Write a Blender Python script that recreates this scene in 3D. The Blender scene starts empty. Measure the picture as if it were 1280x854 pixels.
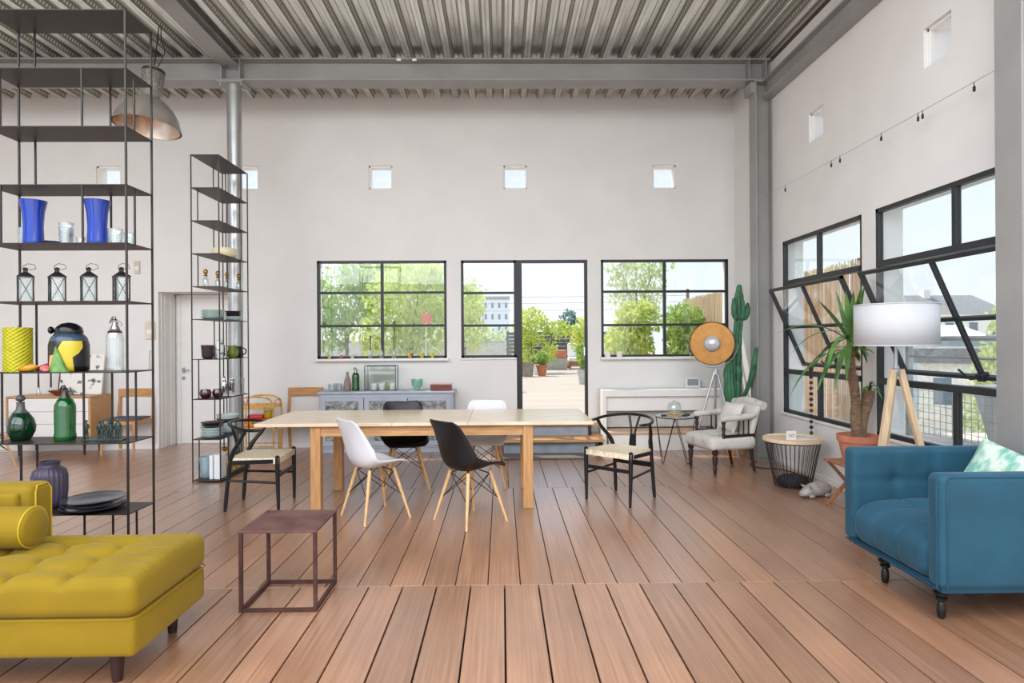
import bpy, bmesh, math, random
from mathutils import Vector, Matrix, Euler

# ------------------------------------------------------------------ camera
S = bpy.context.scene
C = S.collection
PI = math.pi
cam_data = bpy.data.cameras.new('camera')
cam_data.sensor_width = 36.0
cam_data.lens = 780.0 / 1280.0 * 36.0
cam_data.clip_start = 0.05
cam_data.clip_end = 400
cam = bpy.data.objects.new('camera', cam_data)
C.objects.link(cam)
cam.matrix_world = (Matrix.Translation((0, 0, 1.42)) @ Matrix.Rotation(-0.0165, 4, 'Z')
                    @ Matrix.Rotation(PI / 2, 4, 'X') @ Matrix.Rotation(-0.0065, 4, 'Z'))
S.camera = cam

# ------------------------------------------------------------------ sky, sun, exposure
W = bpy.data.worlds.new('sky')
S.world = W
W.use_nodes = True
wn = W.node_tree
for n in list(wn.nodes):
    wn.nodes.remove(n)
w_out = wn.nodes.new('ShaderNodeOutputWorld')
w_bg = wn.nodes.new('ShaderNodeBackground')
w_ramp = wn.nodes.new('ShaderNodeValToRGB')
w_sep = wn.nodes.new('ShaderNodeSeparateXYZ')
w_tc = wn.nodes.new('ShaderNodeTexCoord')
wn.links.new(w_tc.outputs['Generated'], w_sep.inputs[0])
wn.links.new(w_sep.outputs['Z'], w_ramp.inputs[0])
wn.links.new(w_ramp.outputs[0], w_bg.inputs[0])
wn.links.new(w_bg.outputs[0], w_out.inputs[0])
w_ramp.color_ramp.elements[0].position = 0.0
w_ramp.color_ramp.elements[0].color = (0.90, 0.95, 1.0, 1)
w_ramp.color_ramp.elements[1].position = 0.55
w_ramp.color_ramp.elements[1].color = (0.64, 0.79, 1.0, 1)
w_bg.inputs[1].default_value = 1.06

sun_d = bpy.data.lights.new('sun', 'SUN')
sun_d.energy = 4.6
sun_d.angle = 0.012
sun_d.color = (1.0, 0.95, 0.86)
sun = bpy.data.objects.new('sun', sun_d)
C.objects.link(sun)
sun.rotation_euler = Vector((0.36, -0.42, -0.83)).to_track_quat('-Z', 'Y').to_euler()
sun.location = (0, 0, 12)

# added fill lights, unseen, behind and above the camera to brighten the room
def fill_area(name, sx, sy, watts, loc, rot):
    d = bpy.data.lights.new(name, 'AREA')
    d.shape = 'RECTANGLE'
    d.size, d.size_y, d.energy = sx, sy, watts
    d.color = (0.98, 0.985, 1.0)
    o = bpy.data.objects.new(name, d)
    C.objects.link(o)
    o.location, o.rotation_euler = loc, rot
fill_area('window_wall_daylight', 10.6, 4.4, 110, (-2.3, -3.6, 2.4), (PI / 2, 0, 0))
fill_area('roof_light_daylight', 10.6, 5.0, 560, (-2.3, -0.4, 5.0), (math.radians(46), 0, 0))

S.view_settings.view_transform = 'Standard'
S.view_settings.look = 'None'
S.view_settings.gamma = 1.0
S.view_settings.exposure = 0.2
S.view_settings.use_curve_mapping = False

# ------------------------------------------------------------------ materials
def lin(c):
    return tuple(((v / 255.0) / 12.92 if v / 255.0 <= 0.04045 else ((v / 255.0 + 0.055) / 1.055) ** 2.4) for v in c) + (1.0,)

MATS = {}

def mat(name, rgb, rough=0.5, metal=0.0, var=0.06, scale=8.0, bump=0.0, bscale=60.0, sheen=0.0, trans=0.0,
        alpha=1.0, stretch=None, rgb2=None, coat=0.0, spec=0.5, contrast=None, objrand=0.0, ior=1.45):
    if name in MATS:
        return MATS[name]
    m = bpy.data.materials.new(name)
    m.use_nodes = True
    nt = m.node_tree
    b = nt.nodes['Principled BSDF']
    b.inputs['Roughness'].default_value = rough
    b.inputs['Metallic'].default_value = metal
    b.inputs['IOR'].default_value = ior
    b.inputs['Specular IOR Level'].default_value = spec
    b.inputs['Transmission Weight'].default_value = trans
    b.inputs['Coat Weight'].default_value = coat
    if sheen:
        b.inputs['Sheen Weight'].default_value = sheen
        b.inputs['Sheen Roughness'].default_value = 0.4
        c = lin(rgb)
        b.inputs['Sheen Tint'].default_value = tuple(min(1, 0.25 + 1.6 * v) for v in c[:3]) + (1,)
    tc = nt.nodes.new('ShaderNodeTexCoord')
    mp = nt.nodes.new('ShaderNodeMapping')
    nt.links.new(tc.outputs['Object'], mp.inputs['Vector'])
    if stretch:
        mp.inputs['Scale'].default_value = stretch
    nz = nt.nodes.new('ShaderNodeTexNoise')
    nz.inputs['Scale'].default_value = scale
    nz.inputs['Detail'].default_value = 4
    nt.links.new(mp.outputs[0], nz.inputs['Vector'])
    rp = nt.nodes.new('ShaderNodeValToRGB')
    c1 = lin(rgb)
    if rgb2 is None:
        lo = tuple(max(0, v * (1 - 2.2 * var)) for v in c1[:3]) + (1,)
        hi = tuple(min(1, v * (1 + 2.2 * var)) for v in c1[:3]) + (1,)
    else:
        lo, hi = lin(rgb2), c1
    e = rp.color_ramp.elements
    e[0].position, e[1].position = contrast or (0.3, 0.7)
    e[0].color, e[1].color = lo, hi
    nt.links.new(nz.outputs['Fac'], rp.inputs[0])
    col = rp.outputs[0]
    if objrand:
        oi = nt.nodes.new('ShaderNodeObjectInfo')
        hs = nt.nodes.new('ShaderNodeHueSaturation')
        mr = nt.nodes.new('ShaderNodeMapRange')
        mr.inputs['To Min'].default_value = 1 - objrand
        mr.inputs['To Max'].default_value = 1 + objrand
        nt.links.new(oi.outputs['Random'], mr.inputs['Value'])
        nt.links.new(mr.outputs[0], hs.inputs['Value'])
        nt.links.new(col, hs.inputs['Color'])
        col = hs.outputs[0]
    nt.links.new(col, b.inputs['Base Color'])
    if bump:
        bn = nt.nodes.new('ShaderNodeTexNoise')
        bn.inputs['Scale'].default_value = bscale
        bn.inputs['Detail'].default_value = 3
        nt.links.new(mp.outputs[0], bn.inputs['Vector'])
        bp = nt.nodes.new('ShaderNodeBump')
        bp.inputs['Strength'].default_value = bump
        bp.inputs['Distance'].default_value = 0.01
        nt.links.new(bn.outputs['Fac'], bp.inputs['Height'])
        nt.links.new(bp.outputs[0], b.inputs['Normal'])
    MATS[name] = m
    return m

def clear_glass(name, tint, body=0.0, gloss=0.12, rough=0.02):
    """thin clear or coloured glass: tinted see-through, a mirror share that grows at grazing angles, a little body colour"""
    if name in MATS:
        return MATS[name]
    m = bpy.data.materials.new(name)
    m.use_nodes = True
    nt = m.node_tree
    nt.nodes.remove(nt.nodes['Principled BSDF'])
    out = nt.nodes['Material Output']
    tr = nt.nodes.new('ShaderNodeBsdfTransparent')
    gl = nt.nodes.new('ShaderNodeBsdfGlossy')
    gl.inputs['Roughness'].default_value = rough
    gl.inputs['Color'].default_value = (0.95, 0.97, 1, 1)
    fr = nt.nodes.new('ShaderNodeLayerWeight')
    fr.inputs['Blend'].default_value = 0.5
    pw = nt.nodes.new('ShaderNodeMath')
    pw.operation = 'POWER'
    pw.inputs[1].default_value = 4.0
    nt.links.new(fr.outputs['Facing'], pw.inputs[0])
    ma = nt.nodes.new('ShaderNodeMath')
    ma.operation = 'MULTIPLY_ADD'
    ma.use_clamp = True
    ma.inputs[1].default_value = 0.75
    ma.inputs[2].default_value = gloss * 0.4
    nt.links.new(pw.outputs[0], ma.inputs[0])
    mx = nt.nodes.new('ShaderNodeMixShader')
    nz = nt.nodes.new('ShaderNodeTexNoise')
    nz.inputs['Scale'].default_value = 5
    rp = nt.nodes.new('ShaderNodeValToRGB')
    c = lin(tint)
    rp.color_ramp.elements[0].color = tuple(v * 0.97 for v in c[:3]) + (1,)
    rp.color_ramp.elements[1].color = c
    nt.links.new(nz.outputs['Fac'], rp.inputs[0])
    nt.links.new(rp.outputs[0], tr.inputs['Color'])
    last = tr.outputs[0]
    if body:
        df = nt.nodes.new('ShaderNodeBsdfDiffuse')
        nt.links.new(rp.outputs[0], df.inputs['Color'])
        m0 = nt.nodes.new('ShaderNodeMixShader')
        m0.inputs[0].default_value = body
        nt.links.new(last, m0.inputs[1])
        nt.links.new(df.outputs[0], m0.inputs[2])
        last = m0.outputs[0]
    nt.links.new(ma.outputs[0], mx.inputs[0])
    nt.links.new(last, mx.inputs[1])
    nt.links.new(gl.outputs[0], mx.inputs[2])
    nt.links.new(mx.outputs[0], out.inputs['Surface'])
    MATS[name] = m
    return m

# ------------------------------------------------------------------ mesh helpers
class MB:
    def __init__(s):
        s.v, s.f, s.m = [], [], []
    def add(s, vs, fs, mi=0):
        o = len(s.v)
        s.v += [tuple(v) for v in vs]
        s.f += [tuple(i + o for i in f) for f in fs]
        s.m += [mi] * len(fs)
        return s
    def box(s, a, b, bev=0.0, mi=0, M=None):
        lo = [min(a[i], b[i]) for i in range(3)]
        hi = [max(a[i], b[i]) for i in range(3)]
        bev = min(bev, *[(hi[i] - lo[i]) * 0.49 for i in range(3)])
        if bev <= 0:
            vs = [(x, y, z) for x in (lo[0], hi[0]) for y in (lo[1], hi[1]) for z in (lo[2], hi[2])]
            fs = [(0, 1, 3, 2), (4, 6, 7, 5), (0, 4, 5, 1), (2, 3, 7, 6), (0, 2, 6, 4), (1, 5, 7, 3)]
        else:
            vs, ix = [], {}
            for i in range(8):
                sx, sy, sz = (i >> 2) & 1, (i >> 1) & 1, i & 1
                c = [(lo, hi)[q][k] for k, q in enumerate((sx, sy, sz))]
                d = [(1, -1)[q] * bev for q in (sx, sy, sz)]
                for ax in range(3):
                    p = [c[k] + (0 if k == ax else d[k]) for k in range(3)]
                    ix[(i, ax)] = len(vs)
                    vs.append(tuple(p))
            fs = []
            Q = [(0, 1, 3, 2), (4, 6, 7, 5), (0, 4, 5, 1), (2, 3, 7, 6), (0, 2, 6, 4), (1, 5, 7, 3)]
            for q, ax in zip(Q, (0, 0, 1, 1, 2, 2)):
                fs.append(tuple(ix[(i, ax)] for i in q))
            for i in range(8):
                fs.append((ix[(i, 0)], ix[(i, 1)], ix[(i, 2)]))
            for i in range(8):
                for ax, bit in ((0, 4), (1, 2), (2, 1)):
                    if not i & bit:
                        j = i | bit
                        o1, o2 = [k for k in range(3) if k != ax]
                        fs.append((ix[(i, o1)], ix[(j, o1)], ix[(j, o2)], ix[(i, o2)]))
        if M is not None:
            vs = [tuple(M @ Vector(v)) for v in vs]
        return s.add(vs, fs, mi)
    def bar(s, p, q, w, d, bev=0.0, up=(0, 0, 1), mi=0, w2=None, d2=None):
        """a straight bar from p to q with a rectangular section w (across) by d (along up)"""
        p, q = Vector(p), Vector(q)
        z = (q - p).normalized()
        u = Vector(up)
        x = u.cross(z)
        if x.length < 1e-5:
            x = Vector((1, 0, 0)).cross(z)
            if x.length < 1e-5:
                x = Vector((0, 1, 0)).cross(z)
        x.normalize()
        y = z.cross(x)
        w2, d2 = w2 or w, d2 or d
        vs = [p + x * a * w / 2 + y * b * d / 2 for a, b in ((-1, -1), (1, -1), (1, 1), (-1, 1))]
        vs += [q + x * a * w2 / 2 + y * b * d2 / 2 for a, b in ((-1, -1), (1, -1), (1, 1), (-1, 1))]
        return s.add(vs, [(3, 2, 1, 0), (4, 5, 6, 7), (0, 1, 5, 4), (1, 2, 6, 5), (2, 3, 7, 6), (3, 0, 4, 7)], mi)
    def tube(s, pts, r, seg=8, caps=True, mi=0, closed=False, flat=1.0):
        pts = [Vector(p) for p in pts]
        n = len(pts)
        rs = list(r) if hasattr(r, '__len__') else [r] * n
        vs, fs = [], []
        ref = None
        for i, p in enumerate(pts):
            if closed:
                t = pts[(i + 1) % n] - pts[i - 1]
            else:
                t = pts[min(i + 1, n - 1)] - pts[max(i - 1, 0)]
            t.normalize()
            if ref is None:
                ref = Vector((0, 0, 1)) if abs(t.z) < 0.9 else Vector((1, 0, 0))
            x = ref - t * ref.dot(t)
            if x.length < 1e-6:
                x = t.orthogonal()
            x.normalize()
            ref = x
            y = t.cross(x)
            for k in range(seg):
                a = 2 * PI * k / seg
                vs.append(p + (x * math.cos(a) * flat + y * math.sin(a)) * rs[i])
        for i in range(n if closed else n - 1):
            j = (i + 1) % n
            for k in range(seg):
                l = (k + 1) % seg
                fs.append((i * seg + k, i * seg + l, j * seg + l, j * seg + k))
        if caps and not closed:
            fs.append(tuple(range(seg - 1, -1, -1)))
            fs.append(tuple((n - 1) * seg + k for k in range(seg)))
        return s.add(vs, fs, mi)
    def lathe(s, prof, seg=20, c=(0, 0, 0), mi=0, M=None, wob=None, cap0=True, cap1=True):
        vs, fs = [], []
        n = len(prof)
        for r, z in prof:
            for k in range(seg):
                a = 2 * PI * k / seg
                rr = r * (wob(a, z) if wob else 1)
                vs.append((c[0] + rr * math.cos(a), c[1] + rr * math.sin(a), c[2] + z))
        for i in range(n - 1):
            for k in range(seg):
                l = (k + 1) % seg
                fs.append((i * seg + k, i * seg + l, (i + 1) * seg + l, (i + 1) * seg + k))
        if cap0 and prof[0][0] > 1e-6:
            fs.append(tuple(range(seg - 1, -1, -1)))
        if cap1 and prof[-1][0] > 1e-6:
            fs.append(tuple((n - 1) * seg + k for k in range(seg)))
        if M is not None:
            vs = [tuple(M @ Vector(v)) for v in vs]
        return s.add(vs, fs, mi)
    def ball(s, c, r, seg=10, rings=6, mi=0, sc=(1, 1, 1), M=None):
        vs, fs = [], []
        for i in range(rings + 1):
            t = PI * i / rings
            for k in range(seg):
                a = 2 * PI * k / seg
                vs.append(Vector((r * sc[0] * math.sin(t) * math.cos(a), r * sc[1] * math.sin(t) * math.sin(a), -r * sc[2] * math.cos(t))))
        for i in range(rings):
            for k in range(seg):
                l = (k + 1) % seg
                fs.append((i * seg + k, i * seg + l, (i + 1) * seg + l, (i + 1) * seg + k))
        if M is not None:
            vs = [M @ v for v in vs]
        vs = [v + Vector(c) for v in vs]
        return s.add(vs, fs, mi)
    def grid(s, fn, nu, nv, mi=0, closed_u=False):
        vs = [fn(i / (nu if closed_u else nu - 1), j / (nv - 1)) for j in range(nv) for i in range(nu)]
        fs = []
        for j in range(nv - 1):
            for i in range(nu if closed_u else nu - 1):
                k = (i + 1) % nu
                fs.append((j * nu + i, j * nu + k, (j + 1) * nu + k, (j + 1) * nu + i))
        return s.add(vs, fs, mi)
    def rbox(s, a, b, r, n=(6, 6, 4), k=4, fn=None, mi=0, M=None):
        """box with round edges and a subdivided surface; fn(p) may push the points about"""
        h = [abs(b[i] - a[i]) / 2 for i in range(3)]
        c = [(b[i] + a[i]) / 2 for i in range(3)]
        r = min(r, min(h) * 0.999)
        ax = []
        for i in range(3):
            e = [-h[i] + r * (1 - math.cos(j / k * PI / 2)) for j in range(k)]
            inn = [-(h[i] - r) + 2 * (h[i] - r) * j / n[i] for j in range(n[i] + 1)]
            ax.append(e + inn + [-x for x in reversed(e)])
        ids, vs, fs = {}, [], []
        def vid(i, j, l):
            key = (i, j, l)
            if key not in ids:
                q = [ax[0][i], ax[1][j], ax[2][l]]
                inner = [max(-(h[t] - r), min(h[t] - r, q[t])) for t in range(3)]
                d = Vector([q[t] - inner[t] for t in range(3)])
                # points on the outer shell: move along the direction to radius r
                if d.length > 1e-9:
                    d = d.normalized() * r
                p = Vector(inner) + d + Vector(c)
                if fn:
                    p = Vector(fn(p))
                ids[key] = len(vs)
                vs.append(p)
            return ids[key]
        N = [len(x) for x in ax]
        for i in range(N[0] - 1):
            for j in range(N[1] - 1):
                fs.append((vid(i, j, 0), vid(i, j + 1, 0), vid(i + 1, j + 1, 0), vid(i + 1, j, 0)))
                t = N[2] - 1
                fs.append((vid(i, j, t), vid(i + 1, j, t), vid(i + 1, j + 1, t), vid(i, j + 1, t)))
        for i in range(N[0] - 1):
            for l in range(N[2] - 1):
                fs.append((vid(i, 0, l), vid(i + 1, 0, l), vid(i + 1, 0, l + 1), vid(i, 0, l + 1)))
                t = N[1] - 1
                fs.append((vid(i, t, l), vid(i, t, l + 1), vid(i + 1, t, l + 1), vid(i + 1, t, l)))
        for j in range(N[1] - 1):
            for l in range(N[2] - 1):
                fs.append((vid(0, j, l), vid(0, j, l + 1), vid(0, j + 1, l + 1), vid(0, j + 1, l)))
                t = N[0] - 1
                fs.append((vid(t, j, l), vid(t, j + 1, l), vid(t, j + 1, l + 1), vid(t, j, l + 1)))
        if M is not None:
            vs = [M @ v for v in vs]
        return s.add(vs, fs, mi)
    def mesh(s, name, mats, smooth=40):
        me = bpy.data.meshes.new(name)
        me.from_pydata(s.v, [], s.f)
        if not isinstance(mats, (list, tuple)):
            mats = [mats]
        for m in mats:
            me.materials.append(m)
        if len(mats) > 1:
            me.polygons.foreach_set('material_index', s.m)
        if smooth:
            me.polygons.foreach_set('use_smooth', [True] * len(s.f))
            me.set_sharp_from_angle(angle=math.radians(smooth))
        me.update()
        return me
    def build(s, name, mats, parent=None, smooth=40, label=None):
        o = bpy.data.objects.new(name, s.mesh(name, mats, smooth))
        C.objects.link(o)
        if parent is not None:
            o.parent = parent
        if label:
            o['label'] = label
        return o

def tag(o, label, cat, group=None, kind=None):
    o['label'] = label
    o['category'] = cat
    if group:
        o['group'] = group
    if kind:
        o['kind'] = kind
    return o

def thing(name, label, cat, loc=(0, 0, 0), rz=0.0, group=None):
    o = bpy.data.objects.new(name, None)
    C.objects.link(o)
    o.empty_display_size = 0.1
    o.location = loc
    o.rotation_euler = (0, 0, rz)
    return tag(o, label, cat, group)

def single(name, mb, mats, label, cat, loc=(0, 0, 0), rz=0.0, group=None, smooth=40, rot=None):
    o = mb.build(name, mats, None, smooth)
    o.location = loc
    o.rotation_euler = rot if rot else (0, 0, rz)
    return tag(o, label, cat, group)

def struct(name, mb, mats, parent=None, smooth=0, label=None):
    o = mb.build(name, mats, parent, smooth)
    if parent is None:
        o['kind'] = 'structure'
    if label:
        o['label'] = label
    return o

def piece(name, me, parent, loc=(0, 0, 0), rz=0.0):
    o = bpy.data.objects.new(name, me)
    C.objects.link(o)
    o.parent = parent
    o.location = loc
    o.rotation_euler = (0, 0, rz)
    return o

def copy_tree(o, parent=None, label=None, loc=None, rz=None):
    c = o.copy()
    C.objects.link(c)
    c.parent = parent
    for ch in list(o.children):
        copy_tree(ch, c)
    if label:
        c['label'] = label
    if loc is not None:
        c.location = loc
    if rz is not None:
        c.rotation_euler = (0, 0, rz)
    return c

def bez(p0, p1, p2, p3, n=10):
    r = []
    for i in range(n + 1):
        t = i / n
        r.append(tuple((1 - t) ** 3 * p0[k] + 3 * (1 - t) ** 2 * t * p1[k] + 3 * (1 - t) * t * t * p2[k] + t ** 3 * p3[k] for k in range(3)))
    return r

def spline(pts, n=6):
    """Catmull-Rom through the points"""
    P = [Vector(p) for p in pts]
    P = [P[0] * 2 - P[1]] + P + [P[-1] * 2 - P[-2]]
    out = []
    for i in range(1, len(P) - 2):
        for k in range(n):
            t = k / n
            a, b, c, d = P[i - 1], P[i], P[i + 1], P[i + 2]
            out.append(0.5 * ((2 * b) + (c - a) * t + (2 * a - 5 * b + 4 * c - d) * t * t + (3 * b - a - 3 * c + d) * t ** 3))
    out.append(P[-2])
    return [tuple(v) for v in out]

# ------------------------------------------------------------------ shared materials
M_wall = mat('wall_plaster', (230, 228, 225), 0.9, var=0.012, scale=2.5, bump=0.05, bscale=30)
M_white = mat('white_paint', (238, 236, 232), 0.55, var=0.01)
M_black = mat('black_steel', (34, 31, 30), 0.45, var=0.05)
M_shelf = mat('brown_black_steel', (40, 33, 29), 0.45, var=0.05, scale=3)
M_frame = mat('window_steel', (44, 45, 48), 0.45, var=0.06)
M_beam = mat('grey_beam_paint', (152, 151, 148), 0.42, var=0.05, scale=2)
M_galv = mat('galvanised_steel', (188, 190, 190), 0.35, 0.75, var=0.06, scale=4)
M_glass = clear_glass('window_glass', (252, 254, 253), gloss=0.10)
M_clear = clear_glass('clear_glassware', (240, 244, 243), body=0.10, gloss=0.35)
M_oak = mat('oak_wood', (196, 150, 102), 0.42, var=0.10, scale=5, stretch=(1, 12, 12), bump=0.03)
M_oak_v = mat('oak_wood_upright', (194, 146, 96), 0.42, var=0.10, scale=5, stretch=(12, 12, 1), bump=0.03)
M_beech = mat('pale_beech', (222, 180, 128), 0.45, var=0.07, scale=6, stretch=(10, 10, 1))
M_blackwood = mat('black_lacquered_wood', (22, 22, 24), 0.33, var=0.05)
M_darkwood = mat('dark_turned_wood', (52, 30, 26), 0.35, var=0.15)
M_terracotta = mat('terracotta', (194, 122, 94), 0.75, var=0.08, scale=10)
M_chrome = mat('chrome', (210, 212, 214), 0.12, 1.0, var=0.02)

# ================================================================== THE ROOM
YB = 8.5      # inner face of the back wall
XR = 3.2      # inner face of the right wall
XL = -7.8     # inner face of the left wall
ZD = 4.73     # underside of the roof deck
TW = 0.24     # wall thickness
ROOF_Y0 = 3.0

def wall_cells(us, zs, holes, emit):
    """us/zs sorted cut lines, holes as (u0,z0,u1,z1); emit(u0,u1,z0,z1,open_left,open_right,open_bottom,open_top)"""
    def solid(i, j):
        if i < 0 or j < 0 or i >= len(us) - 1 or j >= len(zs) - 1:
            return False
        u, z = (us[i] + us[i + 1]) / 2, (zs[j] + zs[j + 1]) / 2
        return not any(h[0] < u < h[2] and h[1] < z < h[3] for h in holes)
    for i in range(len(us) - 1):
        for j in range(len(zs) - 1):
            if solid(i, j):
                emit(us[i], us[i + 1], zs[j], zs[j + 1], not solid(i - 1, j), not solid(i + 1, j), not solid(i, j - 1), not solid(i, j + 1))

def make_wall(name, ulo, uhi, zlo, zhi, holes, to3, t):
    us = sorted({ulo, uhi} | {h[0] for h in holes} | {h[2] for h in holes})
    zs = sorted({zlo, zhi} | {max(zlo, h[1]) for h in holes} | {h[3] for h in holes})
    mb = MB()
    def emit(u0, u1, z0, z1, ol, orr, ob, ot):
        q = lambda a, b, c, d: mb.add([to3(*a), to3(*b), to3(*c), to3(*d)], [(0, 1, 2, 3)])
        q((u0, 0, z0), (u1, 0, z0), (u1, 0, z1), (u0, 0, z1))
        q((u0, t, z0), (u0, t, z1), (u1, t, z1), (u1, t, z0))
        if ol: q((u0, 0, z0), (u0, 0, z1), (u0, t, z1), (u0, t, z0))
        if orr: q((u1, 0, z0), (u1, t, z0), (u1, t, z1), (u1, 0, z1))
        if ob: q((u0, 0, z0), (u0, t, z0), (u1, t, z0), (u1, 0, z0))
        if ot: q((u0, 0, z1), (u1, 0, z1), (u1, t, z1), (u0, t, z1))
    wall_cells(us, zs, holes, emit)
    o = struct(name, mb, M_wall)
    return o

SQ_BACK = [(-5.45, -5.13), (-3.60, -3.28), (-1.79, -1.47), (0.04, 0.36), (2.08, 2.40)]
HOLES_B = [(-2.50, 1.20, -0.745, 2.53), (-0.55, 1.20, 0.215, 2.53), (0.215, 0.36, 1.175, 2.53), (1.36, 1.195, 3.11, 2.53)]
HOLES_B += [(a, 3.50, b, 3.82) for a, b in SQ_BACK]
HOLES_B += [(-4.63, -0.01, -3.55, 2.12)]
wall_back = make_wall('wall_back', XL - 0.3, XR + 0.3, 0, 4.95, HOLES_B, lambda u, t, z: (u, YB + t, z), TW)
SQ_RIGHT = [(4.37, 4.66), (6.13, 6.42)]
HOLES_R = [(5.485, 0.60, 7.05, 2.53), (3.45, 0.60, 5.285, 2.53)] + [(a, 3.455, b, 3.755) for a, b in SQ_RIGHT]
wall_right = make_wall('wall_right', -3.6, YB + 0.3, 0, 4.95, HOLES_R, lambda u, t, z: (XR + t, u, z), TW)
wall_left = make_wall('wall_left', ROOF_Y0, YB, 0, 4.95, [], lambda u, t, z: (XL - t, u, z), TW)

# door niche
m = MB()
m.box((-4.75, YB + TW, 0), (-4.63, 9.0, 2.24))
m.box((-3.55, YB + TW, 0), (-3.43, 9.0, 2.24))
m.box((-4.75, YB + TW, 2.12), (-3.43, 9.0, 2.24))
m.box((-4.75, 8.95, 0), (-4.56, 9.05, 2.24))
m.box((-3.66, 8.95, 0), (-3.43, 9.05, 2.24))
m.box((-4.56, 8.95, 2.06), (-3.66, 9.05, 2.24))
struct('wall_niche', m, M_wall)
m = MB(); m.box((-4.56, 8.94, 0.005), (-3.66, 8.985, 2.06), 0.004)
door1 = struct('door_1', m, M_white)
m = MB()
m.box((-4.61, 8.925, 0), (-4.555, 8.95, 2.06), 0.004); m.box((-3.665, 8.925, 0), (-3.61, 8.95, 2.06), 0.004)
m.box((-4.61, 8.925, 2.055), (-3.61, 8.95, 2.11), 0.004)
m.build('door_frame', M_white, door1)
m = MB()
for y in (8.56, 8.64, 8.80, 8.88):
    m.box((-4.632, y, 0), (-4.622, y + 0.03, 2.12), 0.003)
m.build('jamb_moulding', M_white, door1)
m = MB()
m.box((-4.535, 8.930, 1.00), (-4.495, 8.942, 1.08), 0.003)
m.tube([(-4.515, 8.935, 1.045), (-4.515, 8.895, 1.045), (-4.41, 8.885, 1.045)], 0.009, 8)
m.build('door_handle', M_chrome, door1)
m = MB(); m.tube([(-4.515, 8.945, 0.93), (-4.515, 8.925, 0.93)], 0.026, 12); m.ball((-4.515, 8.922, 0.93), 0.008)
m.build('lock', M_chrome, door1)

# skirting
m = MB(); m.box((-3.43, YB - 0.012, 0), (0.2, YB, 0.07), 0.003); m.box((XL, YB - 0.012, 0), (-4.63, YB, 0.07), 0.003)
struct('baseboard_back', m, M_white)
m = MB(); m.box((XR - 0.012, -3.6, 0), (XR, 7.2, 0.06), 0.003)
struct('baseboard_right', m, M_white)

# ---- floor: dark bed with planks
m = MB(); m.box((XL - 0.3, -3.6, -0.2), (XR + 0.3, 9.1, -0.022))
floor = struct('floor', m, mat('floor_bed', (30, 20, 16), 0.9))
floor['label'] = 'wide brown timber plank floor with dark gaps'
def plank_mat():
    m = bpy.data.materials.new('oiled_plank'); m.use_nodes = True
    nt = m.node_tree; b = nt.nodes['Principled BSDF']
    L = nt.links.new
    oi = nt.nodes.new('ShaderNodeObjectInfo'); tc = nt.nodes.new('ShaderNodeTexCoord')
    cm = nt.nodes.new('ShaderNodeCombineXYZ'); mul = nt.nodes.new('ShaderNodeMath'); mul.operation = 'MULTIPLY'; mul.inputs[1].default_value = 37.0
    L(oi.outputs['Random'], mul.inputs[0]); L(mul.outputs[0], cm.inputs[2]); L(mul.outputs[0], cm.inputs[1])
    ad = nt.nodes.new('ShaderNodeVectorMath'); ad.operation = 'ADD'
    L(tc.outputs['Object'], ad.inputs[0]); L(cm.outputs[0], ad.inputs[1])
    mp = nt.nodes.new('ShaderNodeMapping'); mp.inputs['Scale'].default_value = (45, 0.8, 1); L(ad.outputs[0], mp.inputs['Vector'])
    n1 = nt.nodes.new('ShaderNodeTexNoise'); n1.inputs['Scale'].default_value = 1.6; n1.inputs['Detail'].default_value = 6; n1.inputs['Roughness'].default_value = 0.62
    L(mp.outputs[0], n1.inputs['Vector'])
    n2 = nt.nodes.new('ShaderNodeTexNoise'); n2.inputs['Scale'].default_value = 1.7; n2.inputs['Detail'].default_value = 3
    L(ad.outputs[0], n2.inputs['Vector'])
    rp = nt.nodes.new('ShaderNodeValToRGB'); e = rp.color_ramp.elements
    e[0].position = 0.25; e[1].position = 0.78; e[0].color = lin((138, 95, 68)); e[1].color = lin((188, 140, 107))
    L(n1.outputs['Fac'], rp.inputs[0])
    hs = nt.nodes.new('ShaderNodeHueSaturation')
    mr = nt.nodes.new('ShaderNodeMapRange'); mr.inputs['To Min'].default_value = 0.84; mr.inputs['To Max'].default_value = 1.14
    L(oi.outputs['Random'], mr.inputs['Value'])
    mr2 = nt.nodes.new('ShaderNodeMapRange'); mr2.inputs['From Min'].default_value = 0.3; mr2.inputs['From Max'].default_value = 0.7; mr2.inputs['To Min'].default_value = 0.88; mr2.inputs['To Max'].default_value = 1.1
    L(n2.outputs['Fac'], mr2.inputs['Value'])
    mm = nt.nodes.new('ShaderNodeMath'); mm.operation = 'MULTIPLY'; L(mr.outputs[0], mm.inputs[0]); L(mr2.outputs[0], mm.inputs[1])
    L(mm.outputs[0], hs.inputs['Value']); L(rp.outputs[0], hs.inputs['Color']); L(hs.outputs[0], b.inputs['Base Color'])
    rr = nt.nodes.new('ShaderNodeMapRange'); rr.inputs['To Min'].default_value = 0.26; rr.inputs['To Max'].default_value = 0.46
    L(n2.outputs['Fac'], rr.inputs['Value']); L(rr.outputs[0], b.inputs['Roughness'])
    bp = nt.nodes.new('ShaderNodeBump'); bp.inputs['Strength'].default_value = 0.12; bp.inputs['Distance'].default_value = 0.004
    L(n1.outputs['Fac'], bp.inputs['Height']); L(bp.outputs[0], b.inputs['Normal'])
    b.inputs['Coat Weight'].default_value = 1.0; b.inputs['Coat Roughness'].default_value = 0.30; b.inputs['Coat IOR'].default_value = 1.65
    return m
M_plank = plank_mat()
rows = [(-1.17, 1.235, 0.197, 0.03, 0.010), (1.238, 3.6425, 0.197, 0.008, 0.009), (3.645, 6.0535, 0.190, 0.10, 0.006), (6.056, 8.49, 0.190, 0.06, 0.005)]
rnd = random.Random(4)
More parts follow.
